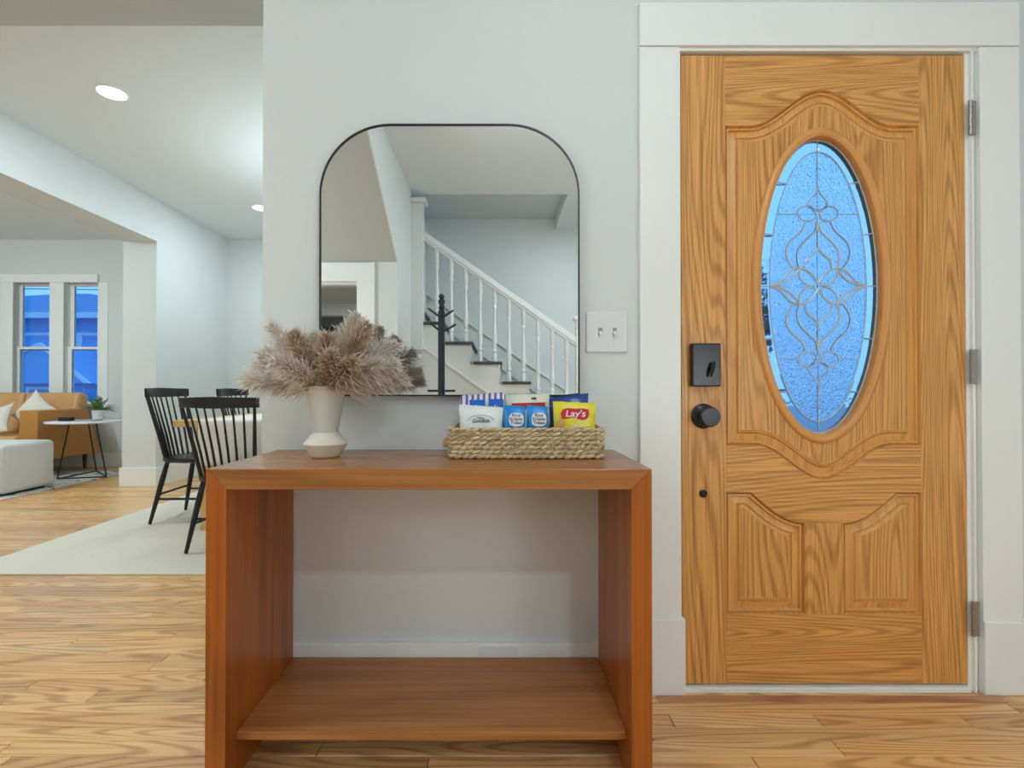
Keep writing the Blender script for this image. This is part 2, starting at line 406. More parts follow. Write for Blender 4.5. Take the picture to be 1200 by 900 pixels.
# ---- floor
sub = struct('floor', MB().box(-8.2, XR, -7.1, 0.05, -0.08, -0.012).box(-8.2, -0.6, 0.05, 4.9, -0.08, -0.012), 'wood_leg', 'honey oak strip floor laid in narrow boards', 'floor')
PW = 0.0575; GAP = 0.0010
lens_ = [0.43, 0.62, 0.85, 1.1, 1.4]
pmesh = {}
def plank_mesh(L):
    if L not in pmesh:
        me = bpy.data.meshes.new('plank'); e_ = 0.0016
        x0, x1, y0, y1 = GAP, L - GAP, GAP, PW - GAP
        v = [(x0,y0,-0.012),(x1,y0,-0.012),(x1,y1,-0.012),(x0,y1,-0.012),
             (x0,y0,-e_),(x1,y0,-e_),(x1,y1,-e_),(x0,y1,-e_),
             (x0+e_,y0+e_,0),(x1-e_,y0+e_,0),(x1-e_,y1-e_,0),(x0+e_,y1-e_,0)]
        f = [(8,9,10,11),(0,1,5,4),(1,2,6,5),(2,3,7,6),(3,0,4,7),(4,5,9,8),(5,6,10,9),(6,7,11,10),(7,4,8,11)]
        me.from_pydata(v, [], f); me.materials.append(M['plank']); pmesh[L] = me
    return pmesh[L]
rows0 = int(-0.86 / PW)
for r_ in range(rows0, 18):
    y = r_ * PW
    x = -3.78
    xe = XR if y < -0.04 else -0.62
    while x < xe - 0.3:
        L = random.choice(lens_)
        if x > -3.3 + 3.4 and y > -0.04: break
        o = bpy.data.objects.new('plank', plank_mesh(L)); C.objects.link(o); o.location = (x, y, 0); o.parent = sub
        x += L
far = MB(); e_ = 0.0008
def far_rows(x0, x1, y0, y1):
    r = int(math.floor(y0 / PW)) if y0 < 0 else int(round(y0 / PW))
    while r * PW < y1:
        y = r * PW; x = x0 - random.random()
        while x < x1:
            L = random.uniform(0.6, 1.5); far.box(max(x, x0) + e_, min(x + L, x1) - e_, y + e_, y + PW - e_, -0.012, 0) if x + L > x0 + 0.05 and max(x, x0) + .01 < min(x + L, x1) else None
            x += L
        r += 1
far_rows(-8.1, -0.62, 18 * PW, 4.72)
far_rows(-8.1, -3.79, 0.0, 18 * PW)
far_rows(-8.1, -3.79, rows0 * PW, -0.01)
far_rows(-8.1, XR, -2.6, rows0 * PW - 0.02)
far_rows(-3.4, XR, -7.0, -2.6 - PW)
fo = far.build('floorboards', 'plank', sub); fo['kind'] = 'stuff'; fo['label'] = 'farther boards of the oak floor'
o = bx(0.50, 1.58, -0.062, -0.0275, -0.004, 0.0035).build('saddle_board', 'saddle_oak', sub, bevel=0.001)
o['label'] = 'reddish worn oak board at the door sill'

# ------------------------------------------------------------------ front door
def dx(px): return (px - 583) / 363
def dz(py): return 0.965 - (py - 458) / 363
D1 = thing('door_1', 'honey oak front door with an oval leaded glass window', 'door', (1.05, 0, 0.0), kind='structure')
def dbuild(mb, name, mat, parent=D1, **kw): return mb.build(name, mat, parent, world=True, **kw)
def pts(L): return [(dx(a), dz(b)) for a, b in L]
def ogee(x0, y0, x1, y1, n=14):
    return [(x0 + (x1 - x0) * i / n, y0 + (y1 - y0) * (0.5 - 0.5 * math.cos(PI * i / n))) for i in range(n + 1)]
T0, T1 = 0.0, 0.045
XL, X1, X2, XE = 799, 851, 1079, 1132
ZT, ZB = 63, 800
dbuild(MB().prism(pts([(XL, ZT), (X1, ZT), (X1, ZB), (XL, ZB)]), T0, T1), 'stile', 'oak_v', bevel=0.0012)
dbuild(MB().prism(pts([(X2, ZT), (XE, ZT), (XE, ZB), (X2, ZB)]), T0, T1), 'stile', 'oak_v', bevel=0.0012)
arch = [(X1, 146)] + ogee(880, 146, 965, 104) + ogee(965, 104, 1050, 146)[1:] + [(X2, 146)]
dip = [(X1, 522)] + ogee(885, 522, 965, 562) + ogee(965, 562, 1045, 522)[1:] + [(X2, 522)]
def lowcurve(flip):
    c = [(880 + 62 * i / 12, 577 + 36 * math.sin(PI / 2 * (i / 12)) ** 1.0) for i in range(13)]
    return c if not flip else [(1930 - x, y) for x, y in c][::-1]
lowL = [(X1, 577)] + lowcurve(False); lowR = lowcurve(True) + [(X2, 577)]
dbuild(MB().prism(pts([(X1, ZT), (X2, ZT)] + arch[::-1]), T0, T1), 'top_rail', 'oak_h', bevel=0.0012)
dbuild(MB().prism(pts(dip + lowR[::-1] + lowL[::-1]), T0, T1), 'middle_rail', 'oak_h', bevel=0.0012)
dbuild(MB().prism(pts([(X1, 719), (X2, 719), (X2, ZB), (X1, ZB)]), T0, T1), 'bottom_rail', 'oak_h', bevel=0.0012)
dbuild(MB().prism(pts([(942, 613), (988, 613), (988, 719), (942, 719)]), T0, T1), 'mullion', 'oak_v', bevel=0.0012)

def offset(poly, d):
    """inward offset of a closed polygon (x,z)"""
    n = len(poly); area = sum(poly[i][0] * poly[(i + 1) % n][1] - poly[(i + 1) % n][0] * poly[i][1] for i in range(n))
    s = 1 if area > 0 else -1; out = []
    for i in range(n):
        p0, p, p1 = Vector(poly[i - 1]), Vector(poly[i]), Vector(poly[(i + 1) % n])
        a = (p - p0).normalized(); c = (p1 - p).normalized()
        na = Vector((-a.y, a.x)) * s; nc = Vector((-c.y, c.x)) * s
        h = (na + nc); h = h.normalized() if h.length > 1e-6 else na
        out.append(tuple(p + h * d / max(0.5, h.dot(na))))
    return out
def raised(poly, prof, inner=None):
    mb = MB(); L = []
    xa, xb, za = min(p[0] for p in poly), max(p[0] for p in poly), min(p[1] for p in poly)
    flat = sum(1 for p in poly if abs(p[1] - za) < 1e-5) >= 2 and not inner
    n = len(poly)
    cnt = [max(1, int(math.hypot(poly[(i+1) % n][0] - poly[i][0], poly[(i+1) % n][1] - poly[i][1]) / 0.014)) for i in range(n)]
    for d, h in prof:
        q = [(min(max(x, xa + d), xb - d), max(z, za + d) if flat else z) for x, z in offset(poly, d)]
        row = []
        for i in range(n):
            a, c = q[i], q[(i + 1) % n]
            for k in range(cnt[i]):
                t = k / cnt[i]; row.append((a[0] + (c[0] - a[0]) * t, h, a[1] + (c[1] - a[1]) * t))
        L.append(row)
    F = [L[-1]]
    if inner: F.append([inner(p) for p in L[0]])
    mb.loops(L, True)
    return mb, (MB().loops(F, True) if inner else MB().add(F[0], [tuple(range(len(F[0])))]))
P_ = 1 / 363
prof = [(0, 0.0), (0.3*P_, 0.004), (1.4*P_, 0.011), (2.6*P_, 0.005), (4.4*P_, 0.0045), (5.6*P_, 0.0125), (7.5*P_, 0.012), (13.0*P_, 0.0075), (14.2*P_, 0.0115), (15.6*P_, 0.005), (17*P_, 0.0045), (18*P_, 0.002), (19*P_, 0.002)]
def densify(L, step=5):
    out = []
    for i in range(len(L)):
        a, c = L[i], L[(i + 1) % len(L)]; k = max(1, int(math.hypot(c[0] - a[0], c[1] - a[1]) / step))
        for q in range(k): out.append((a[0] + (c[0] - a[0]) * q / k, a[1] + (c[1] - a[1]) * q / k))
    return out
CX, CY = 963.5, 334
def toward_oval(p):
    x, y = p[0] * 363 + 583, 458 - (p[2] - 0.965) * 363
    a = math.atan2((y - CY) / 182, (x - CX) / 80)
    return (dx(CX + 80 * math.cos(a)), 0.002, dz(CY + 182 * math.sin(a)))
for poly, nm, inner in ((arch + dip[::-1], 'upper_panel', toward_oval), (lowL + [(942, 719), (X1, 719)], 'lower_panel', None),
                        ([(988, 719)] + lowR + [(X2, 719)], 'lower_panel', None)):
    mo, fi = raised(pts(poly), prof, inner)
    p_ = dbuild(fi, nm, 'oak_v')
    mo.build('panel_moulding', 'oak_moulding', p_, world=True, smooth=True, angle=30)
def ell(a, b_, y, n=96): return [(dx(CX + a * math.cos(2*PI*i/n)), y, dz(CY + b_ * math.sin(2*PI*i/n))) for i in range(n)]
ringp = [(82.5, 0.004), (82, -0.002), (80.5, -0.006), (77.5, -0.009), (75, -0.008), (73.5, -0.004), (72.8, -0.003), (72, -0.004), (71, 0.0), (70.3, 0.012), (70.3, 0.04), (80, 0.04)]
dbuild(MB().loops([ell(a, a + 103.5, y) for a, y in ringp]), 'oval_frame', 'oak_ring', smooth=True, angle=60)

# leaded glass: u,v in photo pixels from the oval's centre, on a plane inside the door
GY = 0.022
def gp(u, v, y=GY): return (dx(CX + u), y, dz(CY - v))
def came(P, r=0.0021, y=GY - 0.004, closed=False):
    mb = MB(); mb.tube([gp(u, v, y) for u, v in P], r, 6, 1.0, closed); return dbuild(mb, 'lead_came', 'lead', smooth=True)
def smoothc(P, n=5, closed=False):
    out = []; m = len(P)
    for i in range(m if closed else m - 1):
        g_ = lambda k: Vector(P[k % m]) if closed else Vector(P[min(max(k, 0), m - 1)])
        p0, p1, p2, p3 = g_(i - 1), g_(i), g_(i + 1), g_(i + 2)
        for q in range(n):
            t = q / n
            out.append(tuple(0.5 * ((2*p1) + (-p0+p2)*t + (2*p0-5*p1+4*p2-p3)*t*t + (-p0+3*p1-3*p2+p3)*t**3)))
    if not closed: out.append(tuple(P[-1]))
    return out
IA, IB = 57.5, 160.0; OA, OB = 71.5, 175.0
def eu(a, b_, v): return a * math.sqrt(max(0, 1 - (v / b_) ** 2))
came([(IA * math.cos(2*PI*i/72), IB * math.sin(2*PI*i/72)) for i in range(72)], closed=True)
came([((OA-1.5) * math.cos(2*PI*i/72), (OB-1.5) * math.sin(2*PI*i/72)) for i in range(72)], 0.0025, closed=True)
VT = [122, 61, 0, -61, -124]
for sx_ in (-1, 1):
    for v in VT: came([(sx_ * eu(IA, IB, v), v), (sx_ * eu(OA, OB, v * 1.0 + (4 if v > 0 else -4 if v < 0 else 0)), v + (2 if v > 0 else -2 if v < 0 else 0))], 0.0022)
    for s in (1, -1): came([(sx_ * 24, s * 86), (sx_ * eu(IA, IB, 86), s * 86)], 0.0017)
for s in (1, -1): came([(0, s * 174), (0, s * 118)], 0.0018)
tear = [(0, 118), (-2.5, 111), (-9, 103), (-11.5, 98), (-8, 93), (0, 90)]
lobe = [(-2, 84), (-6, 92), (-14, 95.5), (-22, 92), (-24, 86), (-20, 80), (-13, 77.5), (-6, 79)]
outerc = [(-15, 77), (-20, 66), (-33, 54), (-38, 41), (-35, 29), (-27, 19)]
innerc = [(-1.5, 76), (-3, 66), (-14, 55), (-23, 44), (-25, 32), (-22, 20)]
leaf = [(0, 45), (-6, 38), (-14, 31), (-16, 20)]
side1 = [(-57, 0), (-46, 5), (-34, 17), (-24, 21), (-14, 19), (-6, 12), (0, 3)]
side2 = [(-57, 0), (-42, 3), (-31, 10), (-22, 20)]
petal = [(-22, 20), (-22, 11), (-15, 3), (-5, 0)]
for a in (-1, 1):
    for s in (1, -1):
        f = lambda L: [(x * -a, y * s) for x, y in L]
        came(smoothc(f(tear)), 0.0030); came(smoothc(f(lobe), closed=True), 0.0030, closed=True)
        for L in (outerc, innerc, leaf, side1, side2, petal): came(smoothc(f(L)), 0.0036)
for s in (1, -1): came([(0, s * 78), (0, s * 45)], 0.0024)
came([(5 * math.cos(2*PI*i/16), 5 * math.sin(2*PI*i/16)) for i in range(16)], 0.0028, closed=True)
def pane(P, mat, y=GY, th=0.004, bev=0.0):
    q = [(gp(u, v)[0], gp(u, v)[2]) for u, v in P]
    mb = MB()
    if bev:
        mb.loops([[(x, y + th, z) for x, z in q], [(x, y, z) for x, z in q], [(x, y - 0.002, z) for x, z in offset(q, bev)]], True, True, True)
    else: mb.prism(q, y, y + th)
    return dbuild(mb, 'glass_pane', mat)
def arc(a, b_, v0, v1, sgn, n=14):
    return [(sgn * eu(a, b_, v0 + (v1 - v0) * i / n), v0 + (v1 - v0) * i / n) for i in range(n + 1)]
def arct(a, b_, t0, t1, sgn, n=14):
    return [(sgn * a * math.cos(t0 + (t1 - t0) * i / n), b_ * math.sin(t0 + (t1 - t0) * i / n)) for i in range(n + 1)]
vs = [OB] + VT + [-OB]
for sgn in (-1, 1):
    for j in range(6):
        v0, v1 = vs[j], vs[j + 1]
        ti = [math.asin(max(-1, min(1, v / IB))) for v in (v0, v1)]; to = [math.asin(max(-1, min(1, v / OB))) for v in (v0, v1)]
        pane(arct(OA + .8, OB + .8, to[0], to[1], sgn) + arct(IA, IB, ti[1], ti[0], sgn), 'pane_bevel', bev=0.006)
    for v0, v1 in ((IB, 86), (86, 0), (0, -86), (-86, -IB)):
        t0, t1 = (math.asin(max(-1, min(1, v / IB))) for v in (v0, v1))
        pane(arct(IA, IB, t0, t1, sgn) + [(0, v1), (0, v0)], 'pane_rippled')
# clear bevelled motif pieces laid over the rippled field
for a in (-1, 1):
    for s in (1, -1):
        f = lambda L: [(x * -a, y * s) for x, y in L]
        pane(smoothc(f(lobe), 4, True), 'pane_bevel', GY - 0.0045, 0.004, 0.003)
        pane(smoothc(f(outerc), 4) + smoothc(f(innerc), 4)[::-1], 'pane_bevel', GY - 0.0045, 0.004, 0.0025)
        pane(smoothc(f(side1), 4)[:14] + smoothc(f(side2), 4)[::-1], 'pane_bevel', GY - 0.0045, 0.004)
for s in (1, -1):
    t_ = [(x, y * s) for x, y in smoothc(tear, 4)]
    pane(t_ + [(-x, y) for x, y in t_[::-1]][1:-1], 'pane_bevel', GY - 0.0045, 0.004, 0.003)

# hardware
hd = MB()
o = dbuild(bx(dx(808), dx(841), -0.026, 0.0, dz(453), dz(403)), 'deadbolt_plate', 'matte_black', bevel=0.004, bseg=3); o['label'] = 'black electronic deadbolt housing'
tb = MB(); tb.tube([(dx(829), -0.024, dz(434)), (dx(829), -0.034, dz(434))], 0.006, 12); tb.tube([(dx(827), -0.040, dz(442)), (dx(828.5), -0.042, dz(434)), (dx(831), -0.040, dz(425))], [0.004, 0.006, 0.0045], 8)
dbuild(tb, 'thumb_turn', 'matte_black', o, smooth=True)
kn = MB(); kx, kz = dx(824), dz(487.5)
def rotl(prof, cx, cz, seg=28):
    return MB().loops([[(cx + r * math.cos(2*PI*i/seg), y, cz + r * math.sin(2*PI*i/seg)) for i in range(seg)] for r, y in prof], True, True, True)
o = dbuild(rotl([(0.040, 0.0), (0.040, -0.006), (0.036, -0.010), (0.014, -0.012), (0.013, -0.028), (0.026, -0.034), (0.0315, -0.044), (0.0315, -0.056), (0.028, -0.060)], kx, kz), 'door_knob', 'matte_black', smooth=True, angle=40)
o['label'] = 'round black door knob'
dbuild(rotl([(0.0125, 0.0), (0.0125, -0.004), (0.009, -0.007)], dx(823.5), dz(578), 16), 'door_stop_pin', 'matte_black', smooth=True)
for py in (140, 430, 722):
    hb = MB().box(1.516, 1.536, -0.0165, -0.0115, dz(py + 20), dz(py - 20)); o = dbuild(hb, 'hinge', 'hinge_steel', bevel=0.0008)
    hk = MB()
    for k in range(5):
        z0 = dz(py + 20) + k * 0.0222; hk.tube([(1.516, -0.0175, z0 + 0.0006), (1.516, -0.0175, z0 + 0.0216)], 0.0055, 10)
    dbuild(hk, 'hinge_knuckle', 'hinge_steel', o, smooth=True)

# ------------------------------------------------------------------ light switch, outlet plate
sw = thing('light_switch', 'white double toggle switch plate between mirror and door', 'switch', (0.352, 0, 1.153))
bx(0.286, 0.418, -0.007, 0, 1.089, 1.218).build('wall_plate', 'plastic_white', sw, world=True, bevel=0.003)
for x in (0.331, 0.377):
    bx(x - 0.0065, x + 0.0065, -0.0085, -0.006, 1.141, 1.168).build('toggle_surround', 'toggle_grey', sw, world=True)
    MB().prism([(-0.006, 1.148), (-0.018, 1.140), (-0.018, 1.148), (-0.006, 1.160)], x - 0.0045, x + 0.0045, 'x').build('toggle', 'plastic_white', sw, world=True)
    for z in (1.118, 1.189): rotl([(0.003, -0.0065), (0.0025, -0.008)], x, z, 10).build('screw', 'plastic_white', sw, world=True)
oc = bx(-0.062, 0.064, -0.021, -0.0155, 0.108, 0.151).build('blank_outlet_plate', 'plastic_white', bevel=0.001)
tag(oc, 'small white blank plate set in the baseboard under the console', 'outlet cover')

# ------------------------------------------------------------------ mirror
MX0, MX1, MZ0, MZ1 = -0.568, 0.262, 0.948, 1.818
def archpoly(x0, x1, z0, z1, r, n=16):
    P = [(x0, z0), (x1, z0)]
    P += [(x1 - r + r * math.cos(PI/2 * i/n), z1 - r + r * math.sin(PI/2 * i/n)) for i in range(n + 1)]
    P += [(x0 + r - r * math.sin(PI/2 * i/n), z1 - r + r * math.cos(PI/2 * i/n)) for i in range(n + 1)]
    return P
mi = thing('wall_mirror', 'large arched mirror in a thin black frame above the console', 'mirror', (-0.153, 0, MZ0))
pol = archpoly(MX0, MX1, MZ0, MZ1, 0.225)
inn_ = offset(pol, 0.0045)
MB().loops([[(x, 0.0, z) for x, z in pol], [(x, -0.024, z) for x, z in pol], [(x, -0.024, z) for x, z in inn_], [(x, -0.004, z) for x, z in inn_]]).build('frame', 'black_metal', mi, world=True)
MB().prism(offset(pol, 0.004), -0.020, -0.006).build('mirror_glass', 'mirror_glass', mi, world=True)

# ------------------------------------------------------------------ console table
ct = thing('console_table', 'dark walnut stained open console table with mitred corners and a low shelf', 'console table', (-0.164, -0.22, 0))
cx0, cx1, cy0, cy1, czt, th = -0.697, 0.369, -0.42, -0.022, 0.778, 0.049
MB().prism([(cx0, czt), (cx1, czt), (cx1 - th, czt - th), (cx0 + th, czt - th)], cy0, cy1).build('table_top', 'walnut_h', ct, world=True, bevel=0.0015)
MB().prism([(cx0, czt), (cx0 + th, czt - th), (cx0 + th, 0.0005), (cx0, 0.0005)], cy0, cy1).build('side_panel', 'walnut_v', ct, world=True, bevel=0.0015)
MB().prism([(cx1, czt), (cx1 - th, czt - th), (cx1 - th, 0.0005), (cx1, 0.0005)], cy0, cy1).build('side_panel', 'walnut_v', ct, world=True, bevel=0.0015)
bx(cx0 + th, cx1 - th, -0.37, cy1, 0.099, 0.12).build('shelf', 'walnut_h', ct, world=True, bevel=0.002)

# ------------------------------------------------------------------ vase and dried grass
vz = 0.778; vx, vy = -0.487, -0.195
va = thing('vase', 'cream stoneware vase with a flared cup over a faceted foot', 'vase', (vx, vy, vz))
MB().lathe([(0.036, 0.0005), (0.040, 0.003), (0.0605, 0.036), (0.061, 0.039), (0.036, 0.069), (0.034, 0.0705), (0.0, 0.0705)], seg=16).build('foot', 'ceramic', va, smooth=True, angle=20)
MB().lathe([(0.0, 0.071), (0.0335, 0.071), (0.034, 0.076), (0.044, 0.13), (0.056, 0.199), (0.0545, 0.2), (0.052, 0.199), (0.040, 0.13), (0.030, 0.08), (0, 0.08)], seg=36).build('cup', 'vase_upper', va, smooth=True, angle=40)

bq = thing('dried_pampas_bouquet', 'bushy beige and brown dried pampas plumes standing in the vase', 'dried grass', (vx, vy, vz + 0.214))
def plume(dirv, length, droop, width, mat, nh, start=0.02, seed=0):
    rg = random.Random(seed)
    d = Vector(dirv).normalized(); P = []
    n = 12
    for i in range(n + 1):
        t = i / n
        P.append(Vector((0, 0, -0.03)) + Vector((d.x * 0.03, d.y * 0.03, 0.0)) + d * (length + 0.03) * t + Vector((0, 0, -droop * t * t)))
    mb = MB(); tone = []
    def tri(a, b_, c, t0, t1):
        mb.add([a, b_, c], [(0, 1, 2)]); tone.extend([t0, t0, t1])
    for k in range(nh):
        t = 0.12 + 0.88 * rg.random() ** 0.85
        x = t * n; i = min(n - 1, int(x)); p = P[i].lerp(P[i + 1], x - i); ax = (P[i + 1] - P[i]).normalized()
        rad = Vector((rg.gauss(0, 1), rg.gauss(0, 1), rg.gauss(0, 1))); rad = (rad - ax * rad.dot(ax)).normalized()
        w = width * math.sin(PI * min(1, 0.2 + t * 0.72)) ** 0.7
        q = p + rad * w * rg.random() ** 0.7 * 0.5
        hd_ = (ax * (0.55 + 0.4 * rg.random()) + rad * (0.35 + 0.6 * rg.random()) + Vector((rg.gauss(0, .22), rg.gauss(0, .22), rg.gauss(0, .22) - 0.05))).normalized()
        L = w * rg.uniform(0.4, 1.15) * (1.0 if rg.random() > 0.12 else 1.75)
        sd = hd_.cross(Vector((rg.gauss(0, 1), rg.gauss(0, 1), rg.gauss(0, 1)))).normalized() * rg.uniform(0.0007, 0.0015)
        mid = q + hd_ * L * 0.5; end = q + hd_ * L + Vector((0, 0, -L * 0.12))
        tt = min(1, (q - p).length / (w * 0.5 + 1e-6)) * 0.55
        o_ = len(mb.v)
        mb.v += [tuple(q - sd * .6), tuple(q + sd * .6), tuple(mid + sd), tuple(mid - sd), tuple(end)]
        mb.f += [(o_, o_ + 1, o_ + 2, o_ + 3), (o_ + 3, o_ + 2, o_ + 4)]
        tone.extend([tt * .6, tt * .6, tt + .35, tt + .35, 1.0])
    ob = mb.build('plume', mat, bq)
    at = ob.data.attributes.new('tone', 'FLOAT', 'POINT'); at.data.foreach_set('value', tone)
    st = MB(); st.tube([Vector((d.x * .01, d.y * .01, -0.15)), P[0], P[3], P[6], P[9]], 0.0012, 5); st.build('stem', 'handle_wood', ob)
    return ob
specs = [((-0.95, .1, .55), .185, .030, .046), ((-.86, -.1, .80), .165, .02, .042), ((-.66, .1, .88), .225, .012, .040),
         ((-.35, -.2, .95), .165, .02, .050), ((-.98, -.2, .40), .175, .05, .042), ((-.85, -.4, .35), .16, .05, .042),
         ((-.2, .15, 1), .15, .01, .046), ((0.05, -.1, .9), .14, .01, .046), ((.28, .1, .95), .215, .015, .048),
         ((.48, -.1, .90), .205, .02, .050), ((.74, .1, .72), .21, .035, .048), ((.88, -.1, .5), .185, .04, .046),
         ((.95, .1, .32), .18, .04, .042), ((.5, -.5, .55), .14, .03, .046), ((-.4, -.55, .55), .14, .03, .046),
         ((0.25, -.5, .8), .11, .01, .040), ((-.72, -.1, .55), .16, .02, .050), ((.62, -.2, .45), .15, .03, .048),
         ((.1, .4, .8), .17, .02, .05), ((-.55, .5, .6), .18, .03, .05), ((.55, .5, .55), .18, .03, .05)]
for i, (d, L, dr, w) in enumerate(specs):
    plume(d, L, dr * 0.8, w, 'plume_brown' if i in (3, 7, 9, 13, 15) else 'plume_grey', 1150, seed=i)

# ------------------------------------------------------------------ basket with snacks
bx0, bx1, by0, by1, bz = -0.130, 0.290, -0.245, -0.055, 0.778
bk = thing('basket', 'long low woven seagrass basket filled with snack bags', 'basket', (0.08, -0.15, bz))
def rrect(x0, x1, y0, y1, r, step=0.006):
    P = []
    for cx, cy, a0 in ((x1 - r, y0 + r, -PI/2), (x1 - r, y1 - r, 0), (x0 + r, y1 - r, PI/2), (x0 + r, y0 + r, PI)):
        P += [(cx + r * math.cos(a0 + PI/2 * i/5), cy + r * math.sin(a0 + PI/2 * i/5)) for i in range(6)]
    return densify(P, step)
rect = rrect(bx0, bx1, by0, by1, 0.018)
cen = ((bx0 + bx1) / 2, (by0 + by1) / 2)
def rope(zc, ph, r, pitch, amp, seed):
    rg = random.Random(seed); mb = MB(); s = 0
    for st in (0, 1):
        P = []; rr = []; s = 0; n = len(rect)
        for i, (x, y) in enumerate(rect):
            xn, yn = rect[(i + 1) % n]; xp, yp = rect[i - 1]
            tx, ty = xn - xp, yn - yp; l = math.hypot(tx, ty); nx, ny = ty / l, -tx / l
            a = 2 * PI * s / pitch + ph + st * PI
            off = amp * math.cos(a); P.append((x + nx * off, y + ny * off, zc + amp * 0.8 * math.sin(a) + rg.gauss(0, 0.0004)))
            rr.append(r * (0.8 + 0.3 * math.cos(a)) * rg.uniform(0.9, 1.1)); s += math.hypot(xn - x, yn - y)
        mb.tube(P, rr, 6, 1.0, True)
    return mb
random.seed(3)
for j in range(7):
    rope(bz + 0.0080 + j * 0.0120, random.random() * 6 + j * PI, 0.0054, 0.040, 0.0036, j).build('woven_row', 'seagrass', bk, world=True, smooth=True)
MB().box(bx0 + .006, bx1 - .006, by0 + .006, by1 - .006, bz + 0.002, bz + 0.008).box(bx0 + .002, bx1 - .002, by0 + .002, by0 + .005, bz + .004, bz + .078).box(bx0 + .002, bx1 - .002, by1 - .005, by1 - .002, bz + .004, bz + .078).box(bx0 + .002, bx0 + .005, by0 + .002, by1 - .002, bz + .004, bz + .078).box(bx1 - .005, bx1 - .002, by0 + .002, by1 - .002, bz + .004, bz + .078).build('lining', 'seagrass', bk, world=True)
for x0, x1 in ((bx0 - 0.024, bx0 - 0.005), (bx1 + 0.005, bx1 + 0.008)):
    bx(x0, x1, -0.20, -0.10, bz + 0.028, bz + 0.050).build('handle', 'handle_wood', bk, world=True, bevel=0.003)

def bag(name, label, x0, x1, z0, z1, y, mat, tilt=0.0, yaw=0.0, thick=0.028, skew=0.0, seed=0, group='snack bags in the basket'):
    """pillow bag with crimped top edge; local origin at its foot, front towards -y"""
    rg = random.Random(seed)
    w, h = x1 - x0, z1 - z0
    o = thing(name, label, 'snack bag', ((x0 + x1) / 2, y, z0), yaw, group)
    o.rotation_euler = (tilt, 0, yaw)
    nx_, nz_ = 16, 14; L = {}
    mb = MB(); seam = 0.07
    def F(i, j, s):
        u = i / nx_; v = j / nz_
        x = (u - .5) * w * (1 - 0.05 * math.sin(PI * v)); z = v * h + skew * (u - .5) * v
        e1 = max(0, min(1, u / .5, (1 - u) / .5)); vv = max(0, min(1, (v) / .45, (1 - seam - v) / .35))
        d = thick * (math.sin(PI/2 * e1) ** .6) * (math.sin(PI/2 * vv) ** .6) * 0.5
        d += 0.0012 * math.sin(9 * u + seed) * math.sin(7 * v + seed * 2) * (1 if vv > .1 else 0)
        zz = z + (0.001 * math.sin(u * 60) if j == nz_ else 0)
        return (x, -s * d - s * 0.0006, zz)
    fr_ = [[F(i, j, 1) for i in range(nx_ + 1)] for j in range(nz_ + 1)]
    bk_ = [[F(i, j, -1) for i in range(nx_ + 1)] for j in range(nz_ + 1)]
    loops = [fr_[j] + bk_[j][::-1] for j in range(nz_ + 1)]
    mb.loops(loops, True, True, True)
    mb.build('wrapper', mat, o, smooth=True, angle=60)
    return o
def text(body, size, mat, parent, loc, name='lettering', sx=1.0, shear=0.0, rot=(PI/2, 0, 0)):
    cu = bpy.data.curves.new(name, 'FONT'); cu.body = body; cu.size = size; cu.align_x = 'CENTER'; cu.align_y = 'CENTER'; cu.extrude = 0.0003; cu.shear = shear
    cu.offset = size * 0.012
    t_ = bpy.data.objects.new(name, cu); C.objects.link(t_)
    bpy.context.view_layer.update()
    me = bpy.data.meshes.new_from_object(t_.evaluated_get(bpy.context.evaluated_depsgraph_get()))
    bpy.data.objects.remove(t_)
    me.materials.clear(); me.materials.append(M[mat])
    o = bpy.data.objects.new(name, me); C.objects.link(o); o.parent = parent; o.location = loc; o.rotation_euler = rot; o.scale = (sx, 1, 1)
    return o
def patch(poly, y, mat, parent, name='printed_label', th=0.0006):
    return MB().prism(poly, y - th, y).build(name, mat, parent)
def blob(cx, cz, a, b_, n=24, p=2.0):
    out = []
    for i in range(n):
        c, s = math.cos(2*PI*i/n), math.sin(2*PI*i/n)
        out.append((cx + a * abs(c) ** (2/p) * (1 if c > 0 else -1), cz + b_ * abs(s) ** (2/p) * (1 if s > 0 else -1)))
    return out
zi = bz + 0.010
# back row
stb = bag('striped_snack_bag', 'purple and white striped snack bag at the back left of the basket', -0.112, 0.022, zi, 0.955, -0.105, 'striped_foil', skew=0.010, seed=1)
b1 = bag('small_blue_snack_pack', 'small deep blue pack left in front of the striped bag', -0.083, -0.038, 0.80, 0.938, -0.132, 'foil_deep_blue', seed=2, thick=0.018)
b2 = bag('small_blue_snack_pack', 'small deep blue pack right in front of the striped bag', -0.027, 0.018, 0.80, 0.940, -0.132, 'foil_deep_blue', seed=3, thick=0.018)
for q in (b1, b2):
    for k in range(3):
        patch([(-0.002 + k * 0.007, 0.108), (0.001 + k * 0.007, 0.108), (-0.002 + k * 0.007, 0.124 - k * .003), (-0.004 + k * 0.007, 0.124 - k * .003)], -0.0085, 'ink_white', q)
mb_ = bag('cream_snack_bag', 'cream and green snack bag with a red band at the back middle', 0.024, 0.157, zi, 0.955, -0.105, 'foil_cream', seed=4, skew=0.004)
patch([(-0.048, 0.118), (0.052, 0.118), (0.052, 0.143), (-0.048, 0.140)], -0.0125, 'ink_red', mb_)
patch([(-0.020, 0.112), (0.050, 0.112), (0.050, 0.118), (-0.020, 0.118)], -0.0135, 'ink_white', mb_)
patch([(0.012, 0.151), (0.026, 0.151), (0.026, 0.157), (0.012, 0.157)], -0.006, 'ink_navy', mb_)
nb = bag('navy_snack_bag', 'navy blue snack bag leaning behind the yellow chip bag', 0.155, 0.275, zi, 0.950, -0.105, 'foil_navy', seed=5, skew=0.016)
